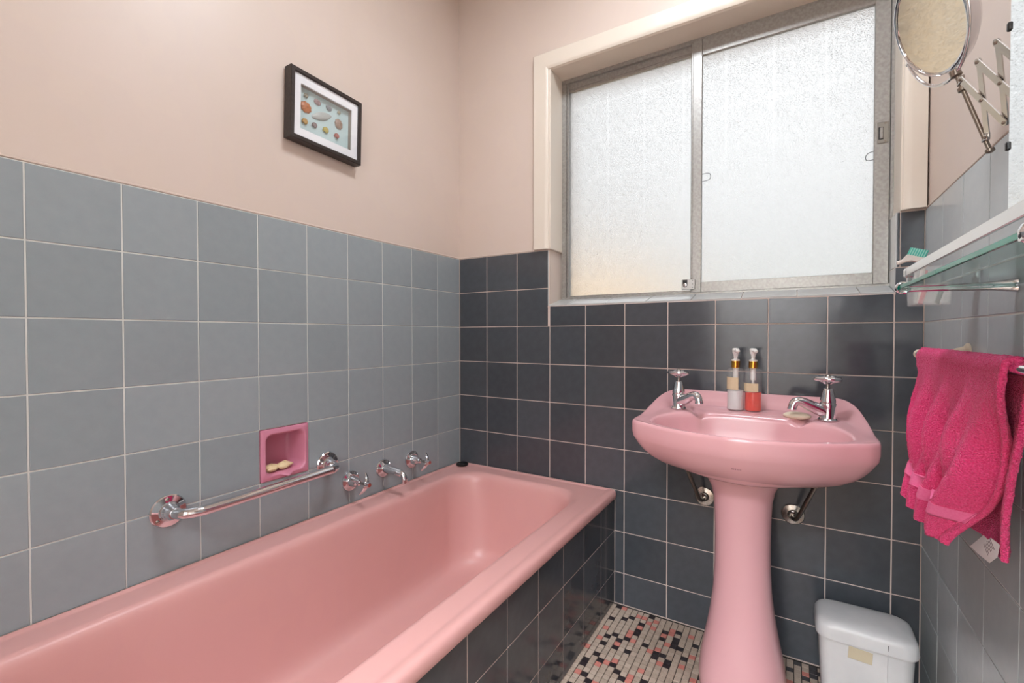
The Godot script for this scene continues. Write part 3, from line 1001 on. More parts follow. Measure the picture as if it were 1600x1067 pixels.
# ---------------------------------------------------------------- shell picture
func build_picture() -> void:
	var t := thing("picture_frame", "dark box frame of seashells hanging on the pink wall", "picture", Vector3(0.0, 1.6745, 0.703))
	t.rotation.x = -0.028
	var fz := 0.128
	var fy := 0.1055
	var mb := MB.new()
	var rings := []
	for k in 4:
		var sz: float = [1, -1, -1, 1][k]
		var sy: float = [1, 1, -1, -1][k]
		var ring := PackedVector3Array()
		for p in [Vector2(0, 0.001), Vector2(0, 0.0315), Vector2(0.0015, 0.033), Vector2(0.0115, 0.033), Vector2(0.013, 0.0315), Vector2(0.013, 0.001)]:
			ring.append(Vector3(p.y, sy * (fy - p.x), sz * (fz - p.x)))
		rings.append(ring)
	rings.append(rings[0])
	mb.loft(rings, true, false, false)
	put("frame", mb.mesh(30), M.frame, t)
	mb = MB.new()
	var oz := 0.0925
	var oy := 0.0668
	for r in [[-fz + 0.013, -oz, -fy + 0.013, fy - 0.013], [oz, fz - 0.013, -fy + 0.013, fy - 0.013], [-oz, oz, -fy + 0.013, -oy], [-oz, oz, oy, fy - 0.013]]:
		mb.box(Vector3(0.0235, (r[2] + r[3]) * 0.5, (r[0] + r[1]) * 0.5), Vector3(0.005, r[3] - r[2], r[1] - r[0]))
	put("mat", mb.mesh(), M.mat, t)
	mb = MB.new()
	for s in [-1, 1]:
		mb.box(Vector3(0.0145, 0, s * (oz + 0.002)), Vector3(0.014, 2 * oy + 0.006, 0.003))
		mb.box(Vector3(0.0145, s * (oy + 0.002), 0), Vector3(0.014, 0.003, 2 * oz))
	put("mat_edge", mb.mesh(), sm(c255(150, 138, 128), 0.8), t)
	put("backing", MB.new().box(Vector3(0.006, 0, 0), Vector3(0.003, 0.186, 0.23)).mesh(), M.backing, t)
	put("glass", MB.new().box(Vector3(0.0285, 0, 0), Vector3(0.0015, 0.183, 0.228)).mesh(), M.pane, t)
	# shells: y, z offsets from the frame centre, half sizes, colour, kind
	var list := [
		[0.045, 0.065, 0.009, 0.008, c255(150, 140, 112), "spiral"], [0.0445, 0.025, 0.009, 0.012, c255(196, 158, 158), "scallop"],
		[0.045, -0.0165, 0.009, 0.011, c255(164, 172, 178), "scallop"], [0.0455, -0.054, 0.007, 0.006, c255(186, 176, 138), "spiral"],
		[0.0115, 0.064, 0.017, 0.019, c255(226, 112, 22), "scallop"], [0.008, 0.008, 0.013, 0.037, c255(214, 220, 214), "cone"],
		[0.009, -0.0545, 0.017, 0.015, c255(168, 128, 98), "scallop"], [-0.035, 0.067, 0.013, 0.011, c255(220, 156, 14), "spiral"],
		[-0.0325, 0.034, 0.011, 0.011, c255(122, 92, 92), "spiral"], [-0.032, -0.006, 0.014, 0.012, c255(210, 186, 40), "spiral"],
		[-0.034, -0.047, 0.012, 0.010, c255(190, 52, 26), "spiral"]]
	for q in list:
		var sb := MB.new()
		if q[5] == "cone":
			var b := Basis(Vector3.RIGHT, 0.42)
			var rg := []
			for i in 13:
				var s := i / 12.0
				var r := 0.013 * pow(sin(PI * clampf(0.06 + s * 0.9, 0, 1)), 0.75)
				var ring := PackedVector3Array()
				for k in 14:
					var a := TAU * k / 14.0
					ring.append(b * Vector3(cos(a) * r * 0.5, sin(a) * r, (0.5 - s) * 2.0 * q[3]))
				rg.append(ring)
			sb.loft(rg)
		elif q[5] == "scallop":
			var rg := []
			for i in 7:
				var a := PI * 0.5 * i / 6.0
				var ring := PackedVector3Array()
				for k in 28:
					var b := TAU * k / 28.0
					var rib := 1.0 + 0.07 * cos(9.0 * b)
					ring.append(Vector3(sin(a) * 0.006 * rib, cos(a) * sin(b) * q[2] * rib, cos(a) * cos(b) * q[3] * rib))
				rg.append(ring)
			sb.loft(rg, true, true, false)
		else:
			for i in 26:
				var a := i * 0.42
				var r: float = q[2] * 0.85 * (1.0 - i / 27.0)
				sb.ball(Vector3(0.002 + 0.003 * i / 26.0, sin(a) * r * 0.62, cos(a) * r * 0.62 * q[3] / q[2]), Vector3.ONE * (0.0015 + r * 0.36), 8)
		put("shell", sb.mesh(50), tinted(q[4].darkened(0.4), q[4].lightened(0.2), 0.35, 0.0, 130, 0.06, 50.0), t, Vector3(0.0085, q[0], q[1]))

# ---------------------------------------------------------------- basin
func closed_curve(half: Array, sub := 8) -> PackedVector2Array:
	# half: points (x < 0, z) from the back middle to the front middle; mirrored and smoothed
	var pts := []
	for p in half:
		pts.append(p)
	for i in range(half.size() - 2, 0, -1):
		pts.append(Vector2(-half[i].x, half[i].y))
	var out := PackedVector2Array()
	var n := pts.size()
	for i in n:
		for k in sub:
			out.append(pts[i].cubic_interpolate(pts[(i + 1) % n], pts[(i - 1 + n) % n], pts[(i + 2) % n], float(k) / sub))
	return out

func build_basin() -> void:
	var cx := 1.171
	var t := thing("wash_basin", "pink ceramic wash basin on a flared pink pedestal under the window", "basin", Vector3(cx, 0, 0))
	var O := closed_curve([Vector2(0, 0.003), Vector2(-0.10, 0.003), Vector2(-0.20, 0.003), Vector2(-0.232, 0.018), Vector2(-0.260, 0.09), Vector2(-0.2745, 0.19), Vector2(-0.2785, 0.28), Vector2(-0.2785, 0.345), Vector2(-0.268, 0.372), Vector2(-0.235, 0.398), Vector2(-0.13, 0.455), Vector2(0, 0.478)])
	var D := closed_curve([Vector2(0, 0.055), Vector2(-0.10, 0.055), Vector2(-0.175, 0.055), Vector2(-0.200, 0.068), Vector2(-0.220, 0.12), Vector2(-0.238, 0.20), Vector2(-0.247, 0.28), Vector2(-0.250, 0.335), Vector2(-0.243, 0.357), Vector2(-0.218, 0.378), Vector2(-0.123, 0.432), Vector2(0, 0.454)])
	var B := closed_curve([Vector2(0, 0.169), Vector2(-0.06, 0.1715), Vector2(-0.108, 0.178), Vector2(-0.148, 0.189), Vector2(-0.185, 0.210), Vector2(-0.211, 0.242), Vector2(-0.228, 0.285), Vector2(-0.232, 0.325), Vector2(-0.228, 0.345), Vector2(-0.205, 0.366), Vector2(-0.118, 0.422), Vector2(0, 0.445)])
	var n := O.size()
	var yr := func(z: float) -> float:
		return lerpf(0.809, 0.756, smoothstep(0.0, 0.30, z))
	var yd := func(z: float) -> float:
		return lerpf(0.766, 0.751, smoothstep(0.1, 0.40, z))
	var notch := func(p: Vector2) -> float:
		if p.y > 0.215:
			return 0.0
		return exp(-pow((absf(p.x) - 0.128) / 0.016, 2.0))
	var ring := func(src: PackedVector2Array, s: float, piv: float, h: Callable) -> PackedVector3Array:
		var r := PackedVector3Array()
		for p in src:
			var q := Vector2(p.x * s, piv + (p.y - piv) * s)
			r.append(Vector3(q.x, h.call(q, p), q.y))
		return r
	var rings := []
	var under := func(s: float, y: float, mix: float) -> PackedVector3Array:
		return ring.call(O, s, 0.2, func(_q: Vector2, p: Vector2) -> float: return lerpf(y, yr.call(p.y) - 0.045, mix))
	for q in [[0.25, 0.604, 0.0], [0.38, 0.610, 0.0], [0.52, 0.617, 0.0], [0.65, 0.627, 0.0], [0.76, 0.639, 0.02], [0.845, 0.653, 0.06], [0.905, 0.668, 0.12], [0.948, 0.684, 0.22], [0.975, 0.698, 0.4], [0.991, 0.711, 0.7]]:
		rings.append(under.call(q[0], q[1], q[2]))
	rings.append(ring.call(O, 1.0, 0.2, func(_q: Vector2, p: Vector2) -> float: return yr.call(p.y) - 0.030))
	rings.append(ring.call(O, 1.001, 0.2, func(_q: Vector2, p: Vector2) -> float: return yr.call(p.y) - 0.009))
	rings.append(ring.call(O, 0.997, 0.2, func(_q: Vector2, p: Vector2) -> float: return yr.call(p.y) - 0.003))
	rings.append(ring.call(O, 0.987, 0.2, func(_q: Vector2, p: Vector2) -> float: return yr.call(p.y)))
	var mixr := func(a: PackedVector2Array, b: PackedVector2Array, s: float, h: Callable) -> PackedVector3Array:
		var r := PackedVector3Array()
		for i in n:
			var p := a[i].lerp(b[i], s)
			r.append(Vector3(p.x, h.call(p, i), p.y))
		return r
	rings.append(mixr.call(O, D, 0.30, func(p: Vector2, i: int) -> float: return lerpf(yr.call(O[i].y), yd.call(D[i].y), 0.12)))
	rings.append(mixr.call(O, D, 0.65, func(p: Vector2, i: int) -> float: return lerpf(yr.call(O[i].y), yd.call(D[i].y), 0.62)))
	rings.append(mixr.call(O, D, 0.9, func(p: Vector2, i: int) -> float: return lerpf(yr.call(O[i].y), yd.call(D[i].y), 0.93)))
	rings.append(mixr.call(D, B, 0.05, func(p: Vector2, i: int) -> float: return yd.call(D[i].y)))
	rings.append(mixr.call(D, B, 0.35, func(p: Vector2, i: int) -> float: return yd.call(p.y) - 0.001 * notch.call(B[i])))
	rings.append(mixr.call(D, B, 0.6, func(p: Vector2, i: int) -> float: return yd.call(p.y) - 0.009 * notch.call(B[i])))
	rings.append(mixr.call(D, B, 0.82, func(p: Vector2, i: int) -> float: return yd.call(p.y) - 0.012 * notch.call(B[i])))
	rings.append(mixr.call(D, B, 0.96, func(p: Vector2, i: int) -> float: return yd.call(p.y) - 0.001 - 0.015 * notch.call(B[i])))
	for q in [[0.985, 0.006], [0.968, 0.018], [0.94, 0.045], [0.88, 0.085], [0.76, 0.115], [0.5, 0.132], [0.2, 0.138], [0.06, 0.139]]:
		rings.append(ring.call(B, q[0], 0.30, func(_p: Vector2, p: Vector2) -> float: return yd.call(p.y) - q[1] - 0.012 * notch.call(p) * smoothstep(0.955, 0.99, q[0])))
	put("bowl", MB.new().loft(rings, true, true, true, -1).mesh(55), M.pink, t)
	# small printed mark on the front
	var mk := MB.new()
	for k in 6:
		mk.box(Vector3(-0.010 + k * 0.0036, 0.6795, 0.4566), Vector3(0.0024, [0.0026, 0.002, 0.003, 0.002, 0.0026, 0.0018][k], 0.0012), 0.0, Basis(Vector3.RIGHT, 0.62))
	put("maker_mark", mk.mesh(), M.ink, t).set_meta("label", "tiny faded grey maker mark")
	# pedestal
	var prof := [[0.0, 0.104, 0.108], [0.02, 0.107, 0.112], [0.05, 0.109, 0.112], [0.09, 0.105, 0.104], [0.13, 0.098, 0.095], [0.18, 0.088, 0.086], [0.23, 0.080, 0.079], [0.29, 0.073, 0.073], [0.36, 0.0695, 0.070], [0.43, 0.069, 0.070], [0.50, 0.0705, 0.072], [0.545, 0.0735, 0.076], [0.575, 0.080, 0.083], [0.60, 0.092, 0.095], [0.615, 0.105, 0.108], [0.628, 0.118, 0.12]]
	var pr := []
	for i in prof.size():
		var p: Array = prof[i]
		var rg := PackedVector3Array()
		for k in 48:
			var a := TAU * k / 48.0
			# rounded front, flatter sides, open towards the wall
			var e := 1.0 / pow(pow(absf(cos(a)), 2.5) + pow(absf(sin(a)), 2.5), 0.4)
			rg.append(Vector3(cos(a) * p[1] * e, p[0], 0.225 + sin(a) * p[2] * e))
		pr.append(rg)
	put("pedestal", MB.new().loft(pr).mesh(55), M.pink, t, Vector3(-0.006, 0, 0))
	# supply pipes
	for q in [[1.0328, 0.4536, Vector3(0.979, 0.652, 0.165), "bent grey supply pipe left of the pink pedestal"], [1.2851, 0.445, Vector3(1.362, 0.652, 0.165), "bent grey supply pipe right of the pink pedestal"]]:
		var p := thing("supply_pipe", q[3], "pipe", Vector3(q[0], q[1], 0.0), "supply pipes under the basin")
		put("escutcheon", MB.new().lathe(Vector3.ZERO, Vector3.BACK, [Vector2(0.0315, 0.0), Vector2(0.0315, 0.002), Vector2(0.029, 0.005), Vector2(0.015, 0.007), Vector2(0.012, 0.012), Vector2(0.009, 0.013)], 28).mesh(30), M.chrome_worn, p)
		var tgt: Vector3 = q[2] - Vector3(q[0], q[1], 0)
		var path := smooth_path([Vector3(0, 0, 0.004), Vector3(0, -0.002, 0.03), Vector3(tgt.x * 0.14, 0.008, 0.055), Vector3(tgt.x * 0.40, tgt.y * 0.32, 0.09), Vector3(tgt.x * 0.75, tgt.y * 0.70, 0.132), tgt], 6)
		put("pipe", MB.new().tube(path, 0.0062, 12).mesh(50), M.steel_dark, p)
		put("nut", MB.new().lathe(Vector3(0, 0, 0.008), Vector3.BACK, [Vector2(0.011, 0.0), Vector2(0.012, 0.003), Vector2(0.012, 0.012), Vector2(0.009, 0.015)], 6).mesh(20), M.chrome_worn, p)

func build_basin_things() -> void:
	basin_tap(Vector3(0.979, 0.7655, 0.155), Vector3(0.62, 0, 0.45), "chrome pillar tap on the left end of the pink basin")
	basin_tap(Vector3(1.3615, 0.7655, 0.155), Vector3(-0.80, 0, 0.22), "chrome pillar tap beside the soap, nearer the pink towel")
	single("soap_bar", MB.new().ball(Vector3.ZERO, Vector3(0.034, 0.0105, 0.024), 24).mesh(60), M.soap, "oval cream soap bar on the basin under the right tap spout", "soap", Vector3(1.292, 0.770, 0.148))
	for q in [[1.1335, 0.103, 0.060, "white", "clear pump bottle holding white lotion on the pink basin"], [1.1805, 0.099, 0.056, "red", "clear pump bottle holding orange red liquid soap on the pink basin"]]:
		var t := thing("pump_bottle", q[4], "bottle", Vector3(q[0], 0.7665, q[1]), "pump bottles on the basin")
		var r := 0.0232
		put("bottle_body", MB.new().lathe(Vector3.ZERO, Vector3.UP, [Vector2(r - 0.003, 0.0), Vector2(r, 0.003), Vector2(r, 0.119), Vector2(r - 0.001, 0.123), Vector2(r - 0.006, 0.126), Vector2(0.0115, 0.127), Vector2(0.0115, 0.131)], 32).mesh(35), M.clear, t)
		put("liquid", MB.new().lathe(Vector3.ZERO, Vector3.UP, [Vector2(r - 0.004, 0.0015), Vector2(r - 0.0012, 0.004), Vector2(r - 0.0012, q[2]), Vector2(r - 0.003, q[2] + 0.0005)], 32).mesh(35), M.white_liquid if q[3] == "white" else M.red_liquid, t)
		put("dip_tube", MB.new().lathe(Vector3.ZERO, Vector3.UP, [Vector2(0.0072, 0.092), Vector2(0.0075, 0.095), Vector2(0.0075, 0.13)], 16).lathe(Vector3.ZERO, Vector3.UP, [Vector2(0.0035, 0.062), Vector2(0.0035, 0.093)], 12).mesh(), M.white, t)
		# curved paper label on the side of the body
		var lab := []
		var mid := 3.5 if q[3] == "white" else 4.75
		for y in [q[2] + 0.004, q[2] + 0.038 - (0.01 if q[3] == "red" else 0.0)]:
			for rr in [r + 0.0002, r + 0.0006]:
				pass
		var y0: float = q[2] + 0.003
		var y1: float = q[2] + (0.040 if q[3] == "white" else 0.028)
		var a0 := 1.15 if q[3] == "white" else 0.9
		var wide := 2.0
		for i in 11:
			var a := a0 + wide * i / 10.0
			var d := Vector3(cos(a), 0, sin(a))
			lab.append(PackedVector3Array([d * (r + 0.0002) + Vector3.UP * y0, d * (r + 0.0007) + Vector3.UP * y0, d * (r + 0.0007) + Vector3.UP * y1, d * (r + 0.0002) + Vector3.UP * y1]))
		put("paper_label", MB.new().loft(lab, true, true, true).mesh(30), M.label, t)
		put("collar", MB.new().lathe(Vector3.ZERO, Vector3.UP, [Vector2(0.0118, 0.128), Vector2(0.0122, 0.1285), Vector2(0.0122, 0.148), Vector2(0.0118, 0.1485)], 24).mesh(30), M.gold, t)
		put("pump", MB.new().lathe(Vector3.ZERO, Vector3.UP, [Vector2(0.0112, 0.148), Vector2(0.0112, 0.153), Vector2(0.0055, 0.154), Vector2(0.005, 0.158), Vector2(0.0068, 0.169), Vector2(0.0085, 0.171), Vector2(0.0098, 0.183), Vector2(0.009, 0.186), Vector2(0.004, 0.187)], 20).box(Vector3(0.004, 0.179, 0.014), Vector3(0.012, 0.009, 0.03), 0.003, Basis(Vector3.UP, 0.35)).mesh(35), M.white, t)

# ---------------------------------------------------------------- mirror cabinet, shaving mirror
func build_cabinet_and_shaving_mirror() -> void:
	var c := thing("mirror_cabinet", "white mirror cabinet at the right edge beside the extending shaving mirror", "cabinet", Vector3(W, 1.120, 1.215))
	put("body", MB.new().box(Vector3(-0.052, 0.33, 0), Vector3(0.102, 0.66, 0.52), 0.002).mesh(), M.white, c)
	put("mirror_door", MB.new().box(Vector3(-0.108, 0.33, 0), Vector3(0.008, 0.66, 0.522), 0.001).mesh(), M.mirror, c)
	for y in [0.0724, 0.1969]:
		put("clip", MB.new().box(Vector3(-0.1075, y, -0.2625), Vector3(0.013, 0.009, 0.005), 0.001).mesh(), M.black, c)
	# lazy-tongs shaving mirror
	var s := thing("shaving_mirror", "round chrome shaving mirror on folding scissor arms by the window", "mirror")
	var step := Vector3(0.0092, 0.0045, 0.0415)
	var t1 := Vector3(1.511, 1.409, 0.617)
	var b1 := Vector3(1.540, 1.308, 0.622)
	var nrm := (b1 - t1).cross(step).normalized()
	if nrm.x > 0:
		nrm = -nrm
	var bar := func(a: Vector3, b: Vector3, off: float) -> void:
		var d := (b - a).normalized()
		var e := d.cross(nrm)
		var poly := []
		for k in 9:
			var an := PI / 2 + PI * k / 8.0
			poly.append(Vector2(cos(an) * 0.0052, sin(an) * 0.0052))
		for k in 9:
			var an := -PI / 2 + PI * k / 8.0
			poly.append(Vector2((b - a).length() + cos(an) * 0.0052, sin(an) * 0.0052))
		put("arm", MB.new().prism(poly, a + nrm * off, d, e, nrm * 0.0016).mesh(30), M.chrome_arm, s)
	M.chrome_arm = sm(c255(214, 212, 208), 0.16, 1.0)
	var units := 6
	for k in units:
		var o := step * k
		bar.call(t1 + o, b1 + o + step, 0.0012)
		bar.call(b1 + o, t1 + o + step, -0.0012)
	for k in units + 1:
		for p in [t1, b1]:
			put("rivet", MB.new().lathe(p + step * k - nrm * 0.002, nrm, [Vector2(0.0026, 0), Vector2(0.0026, 0.0058), Vector2(0.0015, 0.0068)], 10).mesh(), M.steel_dark, s)
		if k < units:
			put("rivet", MB.new().lathe((t1 + b1 + step) * 0.5 + step * k - nrm * 0.002, nrm, [Vector2(0.0026, 0), Vector2(0.0026, 0.0058), Vector2(0.0015, 0.0068)], 10).mesh(), M.steel_dark, s)
	var rt := Vector3(1.505, 1.424, 0.609)
	var rb := Vector3(1.5445, 1.288, 0.617)
	var ax := (rb - rt).normalized()
	put("rod", MB.new().tube([rt, rb], 0.0032, 12).lathe(rb - ax * 0.003, ax, [Vector2(0.003, 0), Vector2(0.006, 0.002), Vector2(0.006, 0.006), Vector2(0.003, 0.008)], 14).mesh(), M.steel_dark, s)
	put("hub", MB.new().lathe(rt - ax * 0.007, ax, [Vector2(0.004, 0), Vector2(0.0075, 0.002), Vector2(0.0075, 0.012), Vector2(0.004, 0.014)], 16).lathe(rt + ax * 0.026, ax, [Vector2(0.004, 0), Vector2(0.0065, 0.001), Vector2(0.0065, 0.007), Vector2(0.004, 0.008)], 16).mesh(), M.steel_dark, s)
	for p in [[rt + ax * 0.017, t1], [rb - ax * 0.021, b1]]:
		put("lug", MB.new().box((p[0] + p[1]) * 0.5, Vector3(0.005, 0.012, (p[0] - p[1]).length() + 0.008), 0.001, Basis.looking_at((p[1] - p[0]).normalized(), Vector3.UP)).mesh(), M.chrome_worn, s)
	var wb := t1 + step * units
	var pl := (t1 + b1) * 0.5 + step * units
	put("wall_plate", MB.new().box(Vector3(W - 0.004, pl.y, pl.z + 0.012), Vector3(0.008, 0.19, 0.03), 0.003).box(Vector3(W - 0.012, pl.y, pl.z + 0.004), Vector3(0.02, 0.15, 0.008), 0.002).mesh(), M.chrome_worn, s)
	# the round mirror and its fork
	var cen := Vector3(1.477, 1.522, 0.595)
	var n := Vector3(-0.890, -0.395, 0.226).normalized()
	var head := put("mirror_housing", MB.new().lathe(Vector3.ZERO, Vector3.UP, [Vector2(0.079, -0.002), Vector2(0.080, 0.0045), Vector2(0.084, 0.005), Vector2(0.0865, 0.002), Vector2(0.0855, -0.003), Vector2(0.081, -0.014), Vector2(0.066, -0.027), Vector2(0.04, -0.035), Vector2(0.01, -0.037)], 56).mesh(35), M.chrome, s, cen, axis_basis(n))
	var face := []
	for k in 9:
		var r := 0.0805 * k / 8.0
		face.append(Vector2(r, 0.0005 + 0.0026 * (r / 0.0805) * (r / 0.0805)))
	face.append(Vector2(0.0805, -0.001))
	put("mirror_face", MB.new().lathe(Vector3.ZERO, Vector3.UP, face, 56).mesh(60), M.mirror_cream, head)
	put("rim", MB.new().torus(Vector3(0, 0.003, 0), Vector3.UP, 0.0835, 0.003, 56, 8).mesh(), M.chrome, head)
	# fork: half circle from pin to pin through the hub
	var to_hub := rt - cen
	var pin := n.cross(to_hub).normalized()
	var down := pin.cross(n).normalized()
	var fdir := (to_hub - pin * to_hub.dot(pin)).normalized()
	var fp := []
	for k in 25:
		var a := PI * k / 24.0
		fp.append(cen + pin * cos(a) * 0.093 + fdir * sin(a) * to_hub.length())
	put("fork", MB.new().tube(fp, 0.0028, 10).mesh(50), M.chrome, s)
	for e in [-1.0, 1.0]:
		put("pin", MB.new().lathe(cen + pin * e * 0.082, pin * e, [Vector2(0.0035, 0), Vector2(0.0035, 0.014), Vector2(0.002, 0.016)], 12).mesh(), M.chrome, s)

# ---------------------------------------------------------------- glass shelf
func build_shelf() -> void:
	var z0 := 0.600
	var z1 := 1.46
	var xf := 1.437
	var t := thing("glass_shelf", "glass shelf with a flat chrome rail on the right wall", "shelf", Vector3(W, 1.076, 0.0))
	put("glass", MB.new().box(Vector3((xf - W) * 0.5 - 0.0008, 0, (z0 + z1) * 0.5), Vector3(W - xf - 0.0045, 0.006, z1 - z0), 0.001).mesh(), M.shelf_glass, t)
	put("glass_edge", MB.new().box(Vector3(xf - W + 0.0005, 0, (z0 + z1) * 0.5), Vector3(0.0016, 0.0062, z1 - z0), 0.0006).mesh(), M.glass_edge, t).set_meta("label", "green polished front edge")
	put("rail", MB.new().box(Vector3(xf - W + 0.003, 0.0215, (z0 + z1) * 0.5 + 0.018), Vector3(0.004, 0.0135, z1 - z0 - 0.03), 0.001).mesh(), sm(c255(232, 232, 232), 0.22, 0.8), t)
	for z in [z0 + 0.05, z0 + 0.62]:
		put("rail_post", MB.new().box(Vector3(xf - W + 0.006, 0.0125, z), Vector3(0.006, 0.022, 0.010), 0.0015).box(Vector3(xf - W + 0.006, 0.0205, z), Vector3(0.011, 0.017, 0.012), 0.002).mesh(), M.chrome, t)
	for z in [z0, z0 + 0.515]:
		# cast bracket arm, deep at the wall and fine at the tip, with a rounded clasp round the glass
		var rings := []
		for q in [[xf - 0.004, 0.0022, 0.0045, 0.004], [xf + 0.008, 0.0030, 0.0048, 0.005], [xf + 0.04, 0.0032, 0.0052, 0.005], [xf + 0.08, 0.0032, 0.006, 0.005], [xf + 0.115, 0.0032, 0.0075, 0.005], [W - 0.012, 0.0032, 0.0105, 0.006], [W - 0.001, 0.0032, 0.0125, 0.008]]:
			var ring := PackedVector3Array()
			var hi: float = -0.0035 if q[0] < W - 0.02 else -0.0035 + q[1]
			var lo: float = -0.0035 - q[2] * 0.9
			for k in 14:
				var a := TAU * k / 14.0
				ring.append(Vector3(q[0] - W, (hi + lo) * 0.5 + sin(a) * (hi - lo) * 0.5, z + cos(a) * q[3]))
			rings.append(ring)
		var arm := put("bracket_arm", MB.new().loft(rings).mesh(40), M.chrome, t)
		put("clasp", MB.new().torus(Vector3(xf - W + 0.006, -0.0005, z), Vector3(0, 0, 1), 0.0085, 0.0028, 24, 8, 2.2).mesh(), M.chrome, arm)
	# wall cup with brush handles beyond the shelf
	var cup := thing("brush_cup", "clear plastic cup with toothbrushes below the shelf end", "cup", Vector3(1.511, 1.0525, 0.42))
	var rg := []
	for q in [[0.0, 0.027, 0.004], [0.002, 0.0285, 0.005], [0.075, 0.031, 0.006], [0.075, 0.0295, 0.005], [0.004, 0.027, 0.004]]:
		rg.append(rrect(-q[1], q[1], -q[1], q[1], q[2], q[0], 4))
	put("cup_body", MB.new().loft(rg).mesh(30), M.clear_cup, cup)
	put("wall_bracket", MB.new().box(Vector3(0.052, 0.062, 0), Vector3(0.04, 0.012, 0.03), 0.002).box(Vector3(0.069, 0.055, 0), Vector3(0.005, 0.05, 0.04), 0.002).mesh(), M.chrome, cup)
	for q in [[M.rose, Vector3(-0.014, 0.004, 0.008), Vector3(-0.004, 0.07, -0.006), "pink toothbrush standing in the clear cup", 0.004], [M.pine, Vector3(0.012, 0.004, 0.0), Vector3(0.018, 0.068, 0.012), "dark green toothbrush standing in the clear cup", 0.0042]]:
		single("toothbrush", MB.new().tube(smooth_path([q[1], q[1].lerp(q[2], 0.5) + Vector3(0.004, 0, 0), q[2]], 5), q[4], 10).mesh(50), q[0], q[3], "brush", Vector3(1.511, 1.0525, 0.42))
	# white brush with teal bristles standing in the cup
	var br := thing("scrub_brush", "white brush with teal bristles standing behind the shelf rail", "brush", Vector3(1.4935, 1.0565, 0.42))
	br.rotation.z = -0.06
	br.scale = Vector3.ONE * 0.86
	var hp := smooth_path([Vector3(0.004, 0.0, 0.0), Vector3(0.004, 0.06, 0.002), Vector3(0.004, 0.093, 0.006), Vector3(-0.006, 0.104, 0.0), Vector3(-0.026, 0.102, 0.0), Vector3(-0.043, 0.0955, 0.0)], 5)
	put("handle", MB.new().tube(hp, 0.0045, 10).mesh(50), M.brush, br)
	var hd := MB.new()
	hd.prism([Vector2(-0.044, 0.092), Vector2(-0.038, 0.098), Vector2(-0.030, 0.110), Vector2(-0.026, 0.1155), Vector2(0.0, 0.108), Vector2(0.0065, 0.106), Vector2(0.0065, 0.094), Vector2(-0.006, 0.097), Vector2(-0.018, 0.1015), Vector2(-0.028, 0.100)], Vector3(0, 0, -0.006), Vector3.RIGHT, Vector3.UP, Vector3(0, 0, 0.013))
	put("head", hd.mesh(30), M.brush, br)
	for tone in 2:
		var bs := MB.new()
		for i in range(tone, 15, 2):
			for k in 3:
				var p := Vector3(-0.0255 + i * 0.0022, 0.1150 - i * 0.00055, -0.0038 + k * 0.0042)
				bs.tube([p - Vector3(0, 0.002, 0), p + Vector3(0.006, 0.0165, 0)], 0.0010, 6)
		var bo := put("bristles", bs.mesh(50), M.teal if tone == 0 else M.mint, br)
		bo.set_meta("kind", "stuff")

